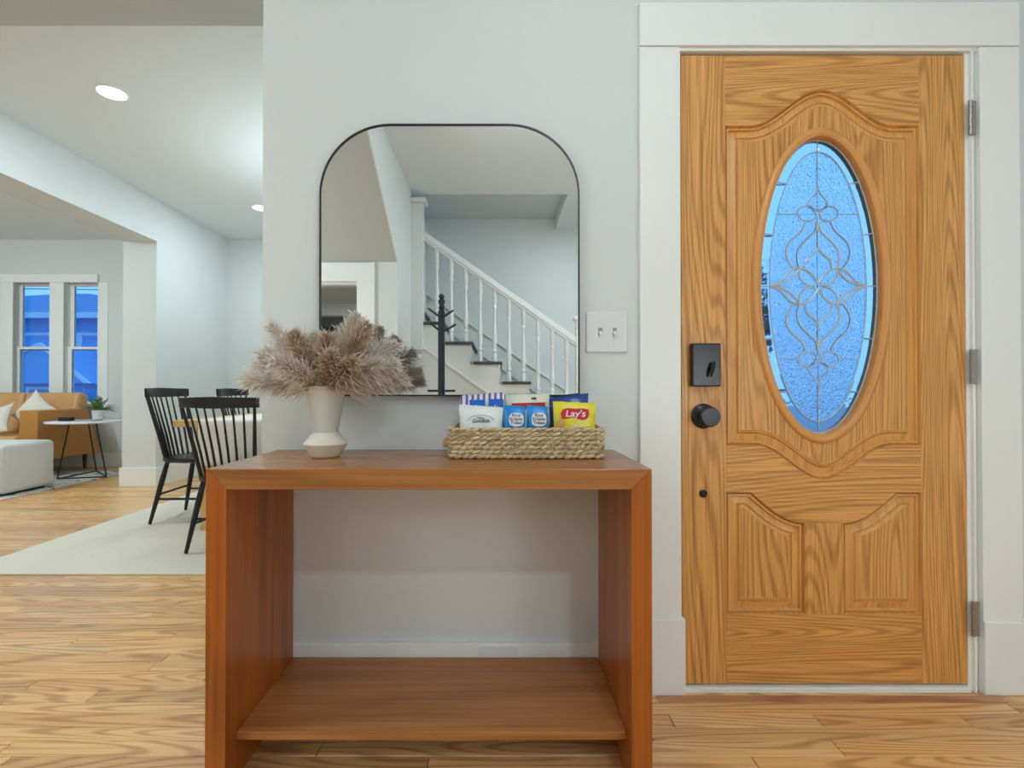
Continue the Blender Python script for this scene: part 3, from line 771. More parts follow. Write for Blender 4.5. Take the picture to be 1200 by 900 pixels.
# front row
wb = bag('white_snack_bag', 'white cookie bag with a red oval emblem at the front left', -0.110, 0.016, zi, 0.922, -0.195, 'foil_white', seed=6, skew=-0.008, thick=0.03)
ov = [(0.001 + 0.036 * math.cos(PI * i / 20 + 0.08), -0.0165, 0.097 + 0.016 * math.sin(PI * i / 20 + 0.08) - 0.004) for i in range(20)]
ob_ = MB(); ob_.tube(ov, 0.0007, 5); ob_.build('oval_emblem', 'ink_brown', wb)
text('Farm', 0.009, 'ink_brown', wb, (0, -0.0168, 0.1015)); text('Goldfish', 0.0145, 'ink_slate', wb, (0, -0.0168, 0.0925), shear=0.2)
o_ = MB(); o_.box(-0.060, 0.060, -0.0018, 0.0018, 0.1165, 0.1175); o_.build('seam', 'toggle_grey', wb)
for i, (x0, x1, zt) in enumerate(((0.018, 0.080, 0.922), (0.083, 0.143, 0.922))):
    kb = bag('blue_snack_bag', 'bright blue cereal treat pack at the front centre, ' + ('left' if i == 0 else 'right') + ' of the pair', x0, x1, zi, zt, -0.190, 'foil_blue', seed=8 + i, skew=(-0.004, -0.006)[i], thick=0.026)
    patch(blob(0.004, 0.096, 0.021, 0.019, 24, 3), -0.0142, 'ink_white', kb)
    for k, wd in enumerate(('Rice', 'Krispies', 'Treats')): text(wd, 0.0125, 'ink_navy', kb, (0.004, -0.0152, 0.108 - k * 0.0105), sx=(1.15, 0.9, 1.0)[k])
yb = bag('yellow_chip_bag', 'yellow potato chip bag with a red banner at the front right', 0.158, 0.282, zi, 0.932, -0.185, 'foil_yellow', seed=11, skew=-0.006, thick=0.032)
patch([(-0.038, 0.097), (-0.041, 0.112), (-0.036, 0.124), (-0.022, 0.1285), (0.000, 0.1265), (0.022, 0.1275), (0.038, 0.124), (0.039, 0.110), (0.034, 0.099), (0.022, 0.0945), (0.008, 0.0975), (-0.008, 0.1015), (-0.026, 0.0985)], -0.0162, 'ink_red', yb)
text("Lay's", 0.0265, 'ink_white', yb, (0.0, -0.0172, 0.112), sx=1.12, shear=0.12)
text('Classic', 0.012, 'ink_white', yb, (0.004, -0.0172, 0.078), shear=0.1)
patch(blob(-0.04, 0.085, 0.012, 0.013), -0.0155, 'handle_wood', yb)

# ------------------------------------------------------------------ dining chairs
def make_chair():
    o = thing('dining_chair', None, 'chair', group='black spindle back dining chairs')
    n = 32; P = []
    for i in range(n):
        c, s = math.cos(2*PI*i/n), math.sin(2*PI*i/n)
        P.append((0.235 * abs(c) ** .6 * (1 if c > 0 else -1) * (1 - 0.05 * (s < 0)), 0.215 * abs(s) ** .6 * (1 if s > 0 else -1)))
    L = []
    for sc, z in ((0.90, 0.425), (0.98, 0.434), (1.0, 0.446), (0.985, 0.457), (0.93, 0.460), (0.6, 0.452), (0.2, 0.448)):
        L.append([(x * sc, y * sc, z) for x, y in P])
    MB().loops(L, True, True, True).build('seat', 'chair_black', o, smooth=True, angle=50)
    F = {}
    for sx_ in (-1, 1):
        for sy_ in (-1, 1):
            top = (sx_ * 0.165, sy_ * 0.15, 0.43); bot = (sx_ * 0.215, -0.24 if sy_ < 0 else 0.22, 0.0)
            F[sx_, sy_] = (Vector(top), Vector(bot))
            MB().tube([Vector(top).lerp(Vector(bot), t) for t in (0, .3, .6, 1)], [0.015, 0.0185, 0.016, 0.011], 10).build('leg', 'chair_black', o, smooth=True)
    at = lambda a, b_, z: F[a, b_][0].lerp(F[a, b_][1], (0.43 - z) / 0.43)
    for s in (-1, 1): MB().tube([at(s, -1, 0.17), at(s, 1, 0.17)], 0.0085, 8).build('stretcher', 'chair_black', o, smooth=True)
    MB().tube([at(-1, -1, 0.20), at(1, -1, 0.20)], 0.0085, 8).build('stretcher', 'chair_black', o, smooth=True)
    MB().tube([at(-1, 1, 0.20), at(1, 1, 0.20)], 0.0085, 8).build('stretcher', 'chair_black', o, smooth=True)
    # back: nine members fanning up to a curved crest rail
    def crest(u): return (u * 0.245, -0.305 + 0.055 * u * u)
    def base(u): return (u * 0.185, -0.195 + 0.045 * u * u)
    for k in range(9):
        u = (k - 4) / 4 * 0.95; a = base(u); c = crest(u); e2 = k in (0, 8)
        MB().tube([(a[0], a[1], 0.445), ((a[0]*.65 + c[0]*.35), (a[1]*.65 + c[1]*.35), 0.62), (c[0], c[1], 0.90)],
                  [0.0125, 0.013, 0.009] if e2 else [0.0085, 0.0078, 0.0055], 8).build('back_post' if e2 else 'spindle', 'chair_black', o, smooth=True)
    L = []
    for i in range(17):
        u = (i - 8) / 8 * 1.04; x, y = crest(u)
        hh = 0.036 - 0.006 * abs(u)
        L.append([(x, y - 0.009, 0.925 - hh), (x, y + 0.009, 0.925 - hh), (x, y + 0.006, 0.925 + hh), (x, y - 0.012, 0.925 + hh)])
    MB().loops(L, True, True, True).build('crest_rail', 'chair_black', o, smooth=True, bevel=0.003)
    return o
ch = make_chair()
spots = [((-1.60, 1.535, 0.0135), R(-5), 'black spindle back chair nearest the console, at the head of the dining table'),
         ((-2.25, 2.20, 0.0135), R(-88), 'black spindle back chair at the left side of the table, nearer the camera'),
         ((-2.25, 3.12, 0.0135), R(-92), 'black spindle back chair at the far left of the table, showing only its top')]
for i, (l, a, lab) in enumerate(spots):
    c = ch if i == 0 else copy_tree(ch)
    c.location = l; c.rotation_euler = (0, 0, a); c['label'] = lab; c.scale = [(0.955,) * 3, (1.015,) * 3, (1.015,) * 3][i]

dt = thing('dining_table', 'light oak dining table under a white runner', 'table', (-1.65, 2.74, 0.009))
bx(-2.2, -1.1, 1.78, 3.7, 0.720, 0.765).build('table_top', 'table_oak', dt, world=True, bevel=0.004)
bx(-2.1, -1.2, 1.88, 3.6, 0.64, 0.72).build('apron', 'table_oak', dt, world=True)
for x in (-1.985, -1.315):
    for y in (1.86, 3.62): bx(x - 0.045, x + 0.045, y - 0.045, y + 0.045, 0.0095, 0.719).build('leg', 'table_oak', dt, world=True, bevel=0.003)
tcl = MB(); Lp = []
n = 60
path = [(-1.0, 0.4, 0.0)]
def cloth_row(kind, t):
    row = []
    for i in range(n + 1):
        x = -2.02 + 0.74 * i / n
        f = 0.010 * math.sin(i * 0.9) + 0.005 * math.sin(i * 2.3 + 1)
        if kind == 'top': row.append((x, t, 0.769))
        elif kind == 'near': row.append((x, 1.772 - 0.004 + min(0, f * (0.765 - t) * 2.2) , t))
        else: row.append((x, 3.708 + max(0, f * (0.765 - t) * 2.2), t))
    return row
Lp = [cloth_row('near', z) for z in (0.46, 0.52, 0.6, 0.68, 0.74, 0.762)] + [cloth_row('top', y) for y in (1.777, 2.2, 2.7, 3.2, 3.702)] + [cloth_row('far', z) for z in (0.762, 0.7, 0.6, 0.46)]
tcl.loops(Lp, False)
o = tcl.build('tablecloth', 'linen', smooth=True, angle=60); sm = o.modifiers.new('solid', 'SOLIDIFY'); sm.thickness = 0.002
tag(o, 'white linen runner draped over the end of the dining table', 'tablecloth')

rg_ = MB(); rg_.box(-2.86, -0.80, 1.01, 3.98, 0.0005, 0.009)
o = rg_.build('area_rug', 'rug_cream', bevel=0.003); tag(o, 'flat cream wool rug under the dining table and chairs', 'rug')
o = bx(-6.6, -4.36, 1.9, 4.36, 0.0005, 0.010).build('area_rug', 'rug_far', bevel=0.003); tag(o, 'speckled grey and white rug under the ottoman and side table', 'rug')

# ------------------------------------------------------------------ living room furniture
sf = thing('sofa', 'tan leather sofa under the window', 'sofa', (-6.0, 4.05, 0))
SOFA = sf
MB().box(-7.25, -5.03, 3.62, 4.45, 0.2, 0.34).build('frame', 'leather', sf, world=True, bevel=0.015)
for x0, x1 in ((-7.2, -6.62), (-6.61, -5.84), (-5.83, -5.04)):
    bx(x0, x1, 3.58, 4.2, 0.34, 0.47).build('seat_cushion', 'leather_light', sf, world=True, smooth=True, bevel=0.035, bseg=4)
for x0, x1 in ((-6.96, -6.28), (-6.27, -5.60), (-5.59, -4.93)):
    MB().prism([(4.18, 0.45), (4.42, 0.40), (4.45, 0.93), (4.30, 0.95)], x0, x1, 'x').build('back_cushion', 'leather_light', sf, world=True, smooth=True, bevel=0.045, bseg=4)
arm = [(3.63, 0.20), (4.50, 0.20), (4.30, 0.752), (3.63, 0.752)]
MB().prism(arm, -5.03, -4.83, 'x').build('arm', 'leather', sf, world=True, smooth=True, bevel=0.012, bseg=3)
MB().prism(arm, -7.45, -7.25, 'x').build('arm', 'leather', sf, world=True, smooth=True, bevel=0.012, bseg=3)
MB().prism([(4.42, 0.2), (4.55, 0.2), (4.50, 0.86), (4.42, 0.86)], -7.25, -5.03, 'x').build('backrest', 'leather', sf, world=True, bevel=0.015)
for x in (-7.35, -4.93):
    for y in (3.72, 4.38): MB().tube([(x, y, 0.205), (x, y, 0.0105)], [0.026, 0.016], 12).build('leg', 'wood_leg', sf, world=True, smooth=True)
sf.location = (-6.14, 4.22, 0)
def pillow(label, loc, rot, size):
    mb = MB(); n = 14; L = []
    rows = []
    for j in range(n + 1):
        fr_, bk_ = [], []
        for i in range(n + 1):
            u, v = i / n * 2 - 1, j / n * 2 - 1
            d = 0.075 * (max(0, (1 - u ** 2) * (1 - v ** 2))) ** .45
            k = 1 - 0.07 * (1 - abs(u * v))
            kk = 1 + 0.10 * (abs(u) * abs(v)) ** 3
            x, z = u * size / 2 * (0.93 + 0.07 * v * v) * kk, v * size / 2 * (0.93 + 0.07 * u * u) * kk
            fr_.append((x, -d - .001, z)); bk_.append((x, d + .001, z))
        rows.append(fr_ + bk_[::-1])
    mb.loops(rows, True, True, True)
    o = mb.build('throw_pillow', 'pillow_fabric', smooth=True, angle=80); o.location = loc; o.rotation_euler = rot
    return tag(o, label, 'pillow', 'white pillows on the tan sofa')
pillow('white pillow standing on its corner against the sofa back', (-5.36, 4.19, 0.712), (R(-14), R(38), R(-8)), 0.36)
pillow('white pillow lying tilted on the seat at the left edge', (-5.66, 3.98, 0.60), (R(-40), R(-22), R(10)), 0.40)
ot = thing('ottoman', 'light grey upholstered cube ottoman with soft edges', 'ottoman', (-4.92, 3.16, 0))
bx(-5.42, -4.43, 2.88, 3.42, 0.03, 0.48).build('body', 'ottoman_fabric', ot, world=True, smooth=True, bevel=0.045, bseg=5)
MB().tube([(-4.436 , 2.886, 0.06), (-4.436, 2.886, 0.45)], 0.004, 6).build('piping', 'ottoman_fabric', ot, world=True)
bx(-5.36, -4.49, 2.94, 3.36, 0.010, 0.035).build('base', 'black_metal', ot, world=True)
st = thing('side_table', 'round white side table on a black wire base by the sofa', 'side table', (-4.6, 3.98, 0))
MB().lathe([(0.36, 0.612), (0.365, 0.616), (0.365, 0.628), (0.36, 0.632)], (-4.575, 3.98), 48).build('table_top', 'white_top', st, world=True, smooth=True, angle=40)
A, B_, C_ = Vector((-4.74, 3.79, 0.018)), Vector((-4.32, 3.93, 0.018)), Vector((-4.75, 4.33, 0.018))
a_, b2_, c_ = Vector((-4.69, 3.88, 0.612)), Vector((-4.47, 3.97, 0.612)), Vector((-4.68, 4.12, 0.612))
for p, q in ((A, a_), (B_, b2_), (C_, c_)): MB().tube([p, q], 0.0075, 8).build('leg', 'black_metal', st, world=True)
fr2 = MB(); fr2.tube([A, B_], 0.0075, 8).tube([B_, C_], 0.0075, 8).tube([C_, A], 0.0075, 8); fr2.build('base_ring', 'black_metal', st, world=True)
o = bx(-4.80, -4.67, 3.86, 3.93, 0.6325, 0.675).build('speaker_box', 'black_metal', bevel=0.006); tag(o, 'small black box on the round white side table', 'box')
o = bx(-4.62, -4.42, 3.86, 4.0, 0.6325, 0.645).build('tray', 'toggle_grey', bevel=0.003); tag(o, 'flat grey tray lying on the round side table', 'tray')
pl = thing('potted_plant', 'leafy green plant in a small white pot on the side table', 'plant', (-4.60, 4.16, 0.6325))
MB().lathe([(0.035, 0), (0.05, 0.01), (0.06, 0.11), (0.055, 0.11), (0.05, 0.1), (0, 0.1)], seg=20).build('pot', 'pot_white', pl, smooth=True, angle=40)
random.seed(21)
leafm = None
for k in range(16):
    a = k * 2.4; el = R(random.uniform(15, 75)); L = random.uniform(0.16, 0.27)
    d = Vector((math.cos(a) * math.cos(el), math.sin(a) * math.cos(el), math.sin(el)))
    P = [Vector((0, 0, 0.1)) + d * L * t + Vector((0, 0, -0.07 * t * t)) for t in (0, .25, .5, .75, 1)]
    mb = MB(); mb.tube(P, 0.002, 5)
    for t in range(1, 9):
        tt = t / 8; p = Vector((0, 0, 0.1)) + d * L * tt + Vector((0, 0, -0.07 * tt * tt))
        for s in (-1, 1):
            sd = d.cross(Vector((0, 0, 1))).normalized() * s
            tip = p + sd * 0.045 * math.sin(PI * min(.95, .2 + tt * .8)) + d * 0.025 + Vector((0, 0, random.uniform(-.01, .015)))
            w_ = d * 0.009
            mb.add([p, p + (tip - p) * .5 - w_ , tip, p + (tip - p) * .5 + w_ + Vector((0, 0, .003))], [(0, 1, 2), (0, 2, 3)])
    mb.build('leaf_stem', 'leaf_green', pl)

# ------------------------------------------------------------------ living room window
wn = thing('window_1', 'tall white double hung window pair behind the sofa', 'window', (-5.65, 4.78, 0.78), kind='structure')
def wb_(x0, x1, y0, y1, z0, z1, name='frame_bar', mat='trim_paint', **kw): return bx(x0, x1, y0, y1, z0, z1).build(name, mat, wn, world=True, **kw)
wb_(-6.33, -6.17, 4.757, 4.78, 0.80, 2.35, 'casing', bevel=0.003); wb_(-5.10, -4.97, 4.772, 4.78, 0.80, 2.35, 'casing', bevel=0.002)
wb_(-6.36, -5.09, 4.745, 4.78, 2.345, 2.45, 'head_casing', bevel=0.003); wb_(-5.71, -5.53, 4.765, 4.94, 0.78, 2.35, 'mullion_post', bevel=0.003)
wb_(-6.36, -4.93, 4.72, 4.80, 0.76, 0.80, 'window_sill', bevel=0.004)
for x0, x1 in ((-6.20, -5.71), (-5.53, -5.09)):
    for z0, z1, yy in ((1.49, 2.35, 4.87), (0.78, 1.53, 4.835)):
        f = MB().box(x0, x0 + 0.05, yy, yy + .035, z0, z1).box(x1 - 0.045, x1, yy, yy + .035, z0, z1).box(x0 + .05, x1 - .045, yy, yy + .035, z0, z0 + 0.045).box(x0 + .05, x1 - .045, yy, yy + .035, z1 - 0.03, z1)
        s = f.build('sash', 'trim_paint', wn, world=True, bevel=0.002)
        bx(x0 + .05, x1 - .045, yy + .014, yy + .018, z0 + .045, z1 - .03).build('pane', 'pane_clear', s, world=True)

# ------------------------------------------------------------------ outside
struct('ground', MB().box(-60, 40, 0.12, 70, -0.75, -0.6).box(-60, -8.3, -20, 0.12, -0.75, -0.6), 'ground_cover', 'pale ground outside', 'ground')
porch = struct('trim_11', bx(-0.55, 3.2, 0.13, 2.2, -0.6, -0.02), 'ground_cover', 'porch slab outside the front door', 'porch')
# neighbouring house across the street
hs = thing('house', 'blue house with a low hipped roof seen through the living room window', 'house', (-16, 19, -0.6))
HX0, HX1, HY0, HY1 = -28.0, -10.4, 17.0, 26.0
def hb_(x0, x1, y0, y1, z0, z1, name, mat, par=None): return bx(x0, x1, y0, y1, z0, z1).build(name, mat, par or hs, world=True)
hb_(HX0, HX1, HY0, HY1, -0.6, 3.7, 'wall', 'house_blue')
for k in range(12): hb_(HX0, HX1, HY0 - 0.03, HY0, -0.4 + k * 0.33, -0.4 + k * 0.33 + 0.30, 'siding_board', 'house_blue')
rf = MB(); zr, zp = 3.75, 5.45; e0 = 0.6
rf.add([(HX0-e0, HY0-e0, zr), (HX1+e0, HY0-e0, zr), (HX1+e0, HY1+e0, zr), (HX0-e0, HY1+e0, zr), (-19.9, 21.5, zp), (-18.9, 21.5, zp)],
       [(0, 1, 5, 4), (1, 2, 5), (2, 3, 4, 5), (3, 0, 4), (0, 3, 2, 1)]); rf.build('roof', 'house_roof', hs, world=True)
hb_(HX0 - e0, HX1 + e0, HY0 - e0 - .08, HY0 - e0, 3.58, 3.78, 'gutter', 'house_trim'); hb_(HX0 - .02, HX1 + .02, HY0 - .06, HY0, 3.02, 3.12, 'trim_band', 'house_trim')
for x in (-19.6, -17.9, -14.3):
    w = hb_(x - .55, x + .55, HY0 - .09, HY0 - .02, 0.9, 2.6, 'window', 'house_trim'); hb_(x - .45, x + .45, HY0 - .10, HY0 - .09, 1.0, 2.5, 'pane', 'house_pane', w)
hb_(-15.55, -15.35, HY0 - .12, HY0 - .03, -0.6, 3.05, 'corner_board', 'house_trim')
# gabled porch in front
hb_(-16.6, -13.2, 14.4, 17.0, -0.6, 1.25, 'porch_wall', 'house_blue')
MB().prism([(-17.0, 1.2), (-12.8, 1.2), (-14.2, 2.35)], 14.0, 16.9).build('porch_roof', 'house_blue', hs, world=True)
MB().prism([(-17.15, 1.2), (-17.0, 1.2), (-14.2, 2.35), (-12.8, 1.2), (-12.65, 1.2), (-14.2, 2.47)], 13.9, 14.02).build('gable_board', 'house_trim', hs, world=True)
w = hb_(-15.0, -14.1, 14.34, 14.4, 0.0, 1.1, 'porch_window', 'house_trim'); hb_(-14.9, -14.2, 14.33, 14.34, 0.05, 1.0, 'pane', 'house_pane', w)
for k, (z0, z1) in enumerate(((5.6, 5.1), (5.3, 5.45), (4.9, 4.95))):
    o = MB().tube([(-30 + 40 * t, 15 + 0.3 * k, z0 + (z1 - z0) * t - 0.5 * (1 - (2*t-1)**2)) for t in [i / 12 for i in range(13)]], 0.014, 5).build('power_line', 'wire_black')
    tag(o, 'thin black power line in the sky outside, ' + ('topmost', 'middle', 'lowest')[k] + ' of three', 'power line', 'power lines outside the window')
random.seed(5)
for k, (x, y, h_, r_) in enumerate(((-1.2, 9.0, 2.6, 0.9), (5.9, 11.0, 3.4, 1.3))):
    tr = thing('street_tree', ('slim dark tree outside the door glass, left', 'broad dark tree outside the door glass, right')[k], 'tree', (x, y, -0.6), group='trees outside the front door')
    MB().tube([(0, 0, 0), (0.05, 0, h_ * .5), (0, 0.05, h_)], [0.12, 0.09, 0.05], 8).build('trunk', 'wood_leg', tr, smooth=True)
    mb = MB()
    for i in range(1600):
        v = Vector((random.gauss(0, 1), random.gauss(0, 1), random.gauss(0, 1))).normalized() * r_ * random.random() ** .4
        p = v + Vector((0, 0, h_)); a = Vector((random.gauss(0, 1), random.gauss(0, 1), random.gauss(0, 1))).normalized() * 0.11; c2 = a.cross(v + Vector((.1, 0, 0))).normalized() * 0.06
        mb.add([p - a, p + c2, p + a, p - c2], [(0, 1, 2, 3)])
    mb.build('crown', 'leaf_dark', tr)

# ------------------------------------------------------------------ staircase (seen in the mirror)
sc_ = thing('staircase', 'white staircase with dark treads and turned balusters behind the camera, seen in the mirror', 'staircase', (0.3, -3.6, 0))
SY = -3.35; RISE, RUN = 0.195, 0.283
levels = []       # (right edge of tread, height)
for k in range(-2, 4): levels.append((0.33 - k * RUN, 1.058 + k * RISE))
ZL = 1.058 - 2 * RISE
def sp_(mb, name, mat, **kw): return mb.build(name, mat, sc_, world=True, **kw)
zig = [(-0.84, 0.0), (1.75, 0.0), (1.75, ZL - .03), (0.33 + 2 * RUN, ZL - .03)]
for xr, z in levels:
    zig += [(xr - 0.03, z - 0.03 if (xr, z) == levels[0] else z - RISE - 0.03), (xr - 0.03, z - 0.03)]
zig += [(-0.84, levels[-1][1] - 0.03)]
sp_(MB().prism(zig, SY - 0.05, SY - 0.0), 'stringer', 'stair_white')
for i, (xr, z) in enumerate(levels):
    if i: sp_(bx(xr - RUN - 0.0, xr, -4.38, SY + 0.03, z - 0.03, z), 'tread', 'tread_dark', bevel=0.008)
    sp_(bx(xr - 0.045, xr - 0.03, -4.38, SY - 0.05, z - RISE - 0.0, z - 0.031), 'riser', 'stair_white')
    sp_(bx(xr - 0.035, xr - 0.02, SY, SY + 0.014, z - RISE + .01, z - 0.031), 'bracket', 'stair_white')
sp_(bx(0.33 + RUN, 1.75, -4.38, SY + 0.03, ZL - 0.03, ZL), 'landing', 'tread_dark', bevel=0.008)
sp_(bx(-0.88, levels[-1][0] - RUN, -4.38, SY - 0.06, levels[-1][1] - .03 + RISE, levels[-1][1] + RISE), 'upper_landing', 'tread_dark')
for k in range(1, 4):
    z = ZL - k * 0.17; sp_(bx(0.86, 1.75, SY + 0.03 + (k - 1) * .26, SY + 0.03 + k * .26, z - .03, z), 'lower_tread', 'tread_dark', bevel=0.006)
    sp_(bx(0.88, 1.75, SY + 0.0 + (k - 1) * .26, SY + 0.01 + k * .26, 0, z - .031), 'step_block', 'stair_white')
# moulding along the foot of the stringer and the skirt board on the wall behind
def diag(p, q, w, y0, y1, name, mat):
    p, q = Vector(p), Vector(q); d = (q - p).normalized(); nn = Vector((-d.y, d.x)) * w / 2
    return sp_(MB().prism([tuple(p + nn), tuple(q + nn), tuple(q - nn), tuple(p - nn)], y0, y1), name, mat, bevel=0.003)
diag((-0.78, 1.425), (0.55, 0.49), 0.022, SY, SY + 0.018, 'string_moulding', 'stair_white')
diag((-0.84, 1.98), (0.95, 0.74), 0.24, -4.4, -4.38, 'skirt_board', 'stair_white')
diag((-0.84, 2.11), (0.95, 0.87), 0.02, -4.4, -4.36, 'skirt_cap', 'stair_white')
rz = lambda x: 2.545 + (x + 0.77) * (1.455 - 2.545) / 1.556
diag((-0.80, rz(-0.80)), (0.78, rz(0.78)), 0.05, SY - 0.075, SY - 0.012, 'handrail', 'stair_white')
diag((-0.80, rz(-0.80) - .045), (0.78, rz(0.78) - .045), 0.03, SY - 0.065, SY - 0.022, 'handrail_fillet', 'stair_white')
def bal_prof(h):
    P = [(0.021, 0), (0.021, h*.10), (0.016, h*.12), (0.023, h*.135), (0.023, h*.16), (0.013, h*.18), (0.024, h*.27), (0.022, h*.34), (0.013, h*.62), (0.012, h*.72),
         (0.020, h*.745), (0.020, h*.765), (0.013, h*.78), (0.016, h*.80), (0.022, h*.82), (0.022, h)]
    return P
for k in range(11):
    x = -0.744 + 0.1430 * k
    z0 = [z for xr, z in levels if x < xr + 0.001]; z0 = max(z for xr, z in levels if x < xr) if x < levels[0][0] else ZL
    h = rz(x) - 0.055 - z0
    mb = MB().lathe(bal_prof(h), (x, SY - 0.043), 12)
    mb.v = [(p[0], p[1], p[2] + z0) for p in mb.v]
    sp_(mb, 'baluster', 'stair_white', smooth=True, angle=40)
nw = sp_(bx(-0.84, -0.727, SY - 0.06, SY + 0.053, 1.36, 2.80), 'newel_post', 'stair_white', bevel=0.004)
sp_(bx(-0.87, -0.697, SY - 0.09, SY + 0.083, 2.80, 2.845), 'newel_cap', 'stair_white', bevel=0.012)
dr = MB().lathe([(0.03, 0.09), (0.05, 0.085), (0.05, 0.07), (0.022, 0.06), (0.034, 0.035), (0.03, 0.012), (0.0, 0.0)], (-0.784, SY - 0.004), 16)
dr.v = [(p[0], p[1], p[2] + 1.272) for p in dr.v]; sp_(dr, 'drop_finial', 'stair_white', smooth=True)
sp_(bx(0.775, 0.845, SY - 0.07, SY + 0.0, ZL, 1.66), 'newel_post', 'stair_white', bevel=0.004)
sp_(bx(0.75, 0.87, SY - 0.095, SY + 0.025, 1.66, 1.70), 'newel_cap', 'stair_white', bevel=0.012)

# ------------------------------------------------------------------ coat rack
cr_ = thing('coat_rack', 'dark navy wooden coat rack in front of the stairs, seen in the mirror', 'coat rack', (-0.489, -2.80, 0))
MB().box(-0.028, 0.028, -0.028, 0.028, 0.04, 1.66).build('post', 'rack_navy', cr_, bevel=0.006)
MB().lathe([(0.028, 1.66), (0.020, 1.675), (0.028, 1.69), (0.018, 1.71), (0.030, 1.735), (0.030, 1.755), (0.016, 1.77), (0.026, 1.785), (0.024, 1.80), (0.0, 1.815)], seg=14).build('finial', 'rack_navy', cr_, smooth=True)
for (hx, hy, z0, z1) in ((-0.115, 0.0, 1.60, 1.685), (0.105, 0.02, 1.60, 1.665), (0.03, 0.10, 1.58, 1.69), (0.0, -0.11, 1.60, 1.68), (-0.095, 0.03, 1.475, 1.555), (0.125, 0.0, 1.475, 1.545)):
    MB().tube([(0, 0, z0), (hx, hy, z1)], 0.0095, 8).build('peg', 'rack_navy', cr_)
for a in (0, PI/2):
    c, s = math.cos(a), math.sin(a)
    MB().tube([(-0.12 * c, -0.12 * s, 0.965 - a * .02), (0.12 * c, 0.12 * s, 0.965 - a * .02)], 0.010, 8).build('lower_peg', 'rack_navy', cr_)
for k in range(4):
    a = k * PI/2 + PI/4; c, s = math.cos(a), math.sin(a)
    MB().tube([(0.02*c, 0.02*s, 0.12), (0.14*c, 0.14*s, 0.07), (0.24*c, 0.24*s, 0.014)], 0.013, 8).build('foot', 'rack_navy', cr_)

# ------------------------------------------------------------------ ceiling lights
def downlight(x, y, label, w=1.0, z=H):
    o = thing('recessed_ceiling_light', label, 'ceiling light', (x, y, z), group='recessed ceiling lights')
    MB().loops([[(r * math.cos(2*PI*i/32), r * math.sin(2*PI*i/32), zz) for i in range(32)] for r, zz in ((0.078, -0.0002), (0.095, -0.0004), (0.095, -0.003), (0.082, -0.008), (0.078, -0.004))]).build('trim_ring', 'trim_paint', o, smooth=True)
    MB().lathe([(0.080, -0.001), (0.080, -0.004), (0.06, -0.006)], seg=28).build('lens', 'lamp_lens', o)
    la = bpy.data.lights.new('ceiling_lamp', 'AREA'); la.shape = 'DISK'; la.size = 0.15; la.energy = DOWN_W * w; la.color = LAMP_C
    lo = bpy.data.objects.new('ceiling_lamp', la); C.objects.link(lo); lo.location = (0, 0, -0.012); lo.parent = o
    return o
downlight(-2.5, 1.62, 'round recessed light in the dining ceiling, the nearer bright one', 1.0)
downlight(-2.5, 3.67, 'round recessed light at the far end of the dining ceiling', 1.0)
downlight(0.88, -3.0, 'round recessed light above the foot of the stairs', 1.6)
def dome(x, y, label, w):
    o = thing('fill_dome_light', label, 'ceiling light', (x, y, H))
    MB().lathe([(0.13, 0), (0.14, -0.012), (0.13, -0.02)], seg=32).build('base_ring', 'trim_paint', o, smooth=True)
    MB().lathe([(0.125, -0.021), (0.11, -0.05), (0.07, -0.075), (0.0, -0.085)], seg=32).build('shade', 'lamp_lens', o, smooth=True)
    la = bpy.data.lights.new('dome_fill', 'POINT'); la.energy = GLOBE_W * w; la.shadow_soft_size = 0.1; la.color = LAMP_C
    lo = bpy.data.objects.new('dome_fill', la); C.objects.link(lo); lo.location = (0, 0, -0.22); lo.parent = o
dome(0.35, -1.42, 'unseen white dome light added for soft fill in the middle of the entry ceiling', 0.65)  # dome form added for soft fill; ceiling glow hints at a lamp here
dome(-5.6, 1.6, 'added white dome fill light in the middle of the living room ceiling', 3.2)  # unseen dome added to brighten the living room
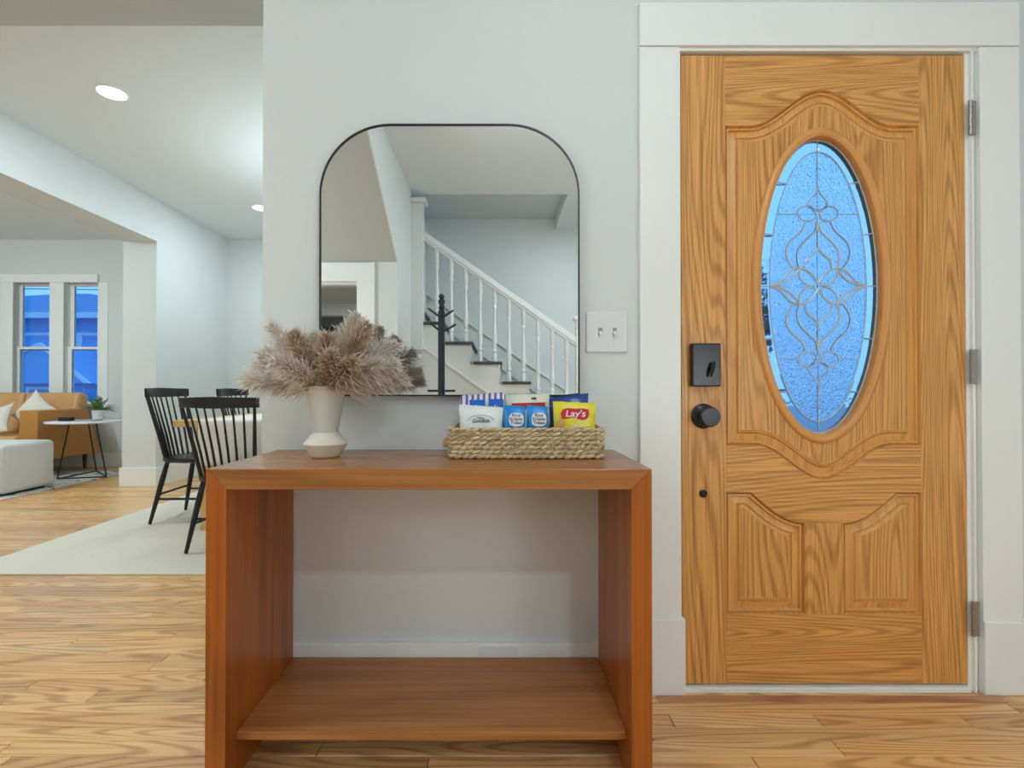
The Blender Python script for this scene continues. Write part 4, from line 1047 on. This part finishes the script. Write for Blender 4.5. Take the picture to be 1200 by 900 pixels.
def fill_globe(x, y, label, w, h=1.31):  # unseen globes on stands, added behind the camera as fill light
    o = thing('fill_globe', label, 'fill lamp', (x, y, 0), group='added fill globes behind the camera')
    MB().lathe([(0.14, 0.0005), (0.14, 0.02), (0.012, 0.03), (0.011, h - 0.19), (0.0, h - 0.19)], seg=24).build('stand', 'black_metal', o, smooth=True, angle=40)
    MB().lathe([(0.03, h - 0.19)] + [(0.2 * math.sin(PI * i / 12), h - 0.2 * math.cos(PI * i / 12)) for i in range(1, 12)] + [(0.0, h + 0.2)], seg=28).build('globe', 'lamp_lens', o, smooth=True)
    la = bpy.data.lights.new('globe_fill', 'POINT'); la.energy = GLOBE_W * w; la.shadow_soft_size = 0.21; la.color = LAMP_C
    lo = bpy.data.objects.new('globe_fill', la); C.objects.link(lo); lo.location = (0, 0, h); lo.parent = o
fill_globe(1.45, -2.3, 'added unseen globe fill lamp in the entry right of the stairs, behind the camera', 4.4, 1.0)
fill_globe(-1.85, -1.75, 'added unseen globe fill lamp in the hall left of the camera', 2.5)
downlight(-2.2, -4.6, 'added round recessed fill light in the room beyond the doorway under the stairs', 1.6, 2.3)  # added to lighten the room past the doorway
downlight(-2.3, -1.2, 'added round recessed fill light in the hall left of the stairs', 1.2)  # unseen hall light, added for overall brightness
downlight(-5.6, 2.6, 'added round recessed fill light in the living room ceiling, farther one', 1.2)  # this one and the next are added for living room brightness
downlight(-5.6, 0.4, 'added round recessed fill light in the living room ceiling, nearer one', 1.2)
pn = thing('pendant_lamp', 'white bowl pendant lamp over the dining table behind the mirror wall', 'pendant lamp', (-1.55, 2.65, H))
MB().lathe([(0.06, 0), (0.06, -0.02), (0.01, -0.025)], seg=24).build('canopy', 'trim_paint', pn, smooth=True)
MB().tube([(0, 0, -0.02), (0, 0, -0.80)], 0.003, 6).build('cord', 'black_metal', pn)
MB().lathe([(0.03, -0.98), (0.12, -0.96), (0.19, -0.88), (0.20, -0.84), (0.197, -0.84), (0.115, -0.95), (0.0, -0.965)], seg=32).build('shade', 'trim_paint', pn, smooth=True)
MB().lathe([(0.0, -0.90), (0.03, -0.89), (0.035, -0.86), (0.02, -0.82), (0.0, -0.80)], seg=16).build('bulb', 'lamp_lens', pn, smooth=True)
la = bpy.data.lights.new('pendant_bulb', 'POINT'); la.energy = 30; la.shadow_soft_size = 0.05; la.color = LAMP_C
lo = bpy.data.objects.new('pendant_bulb', la); C.objects.link(lo); lo.location = (0.05, 0, -0.80); lo.parent = pn
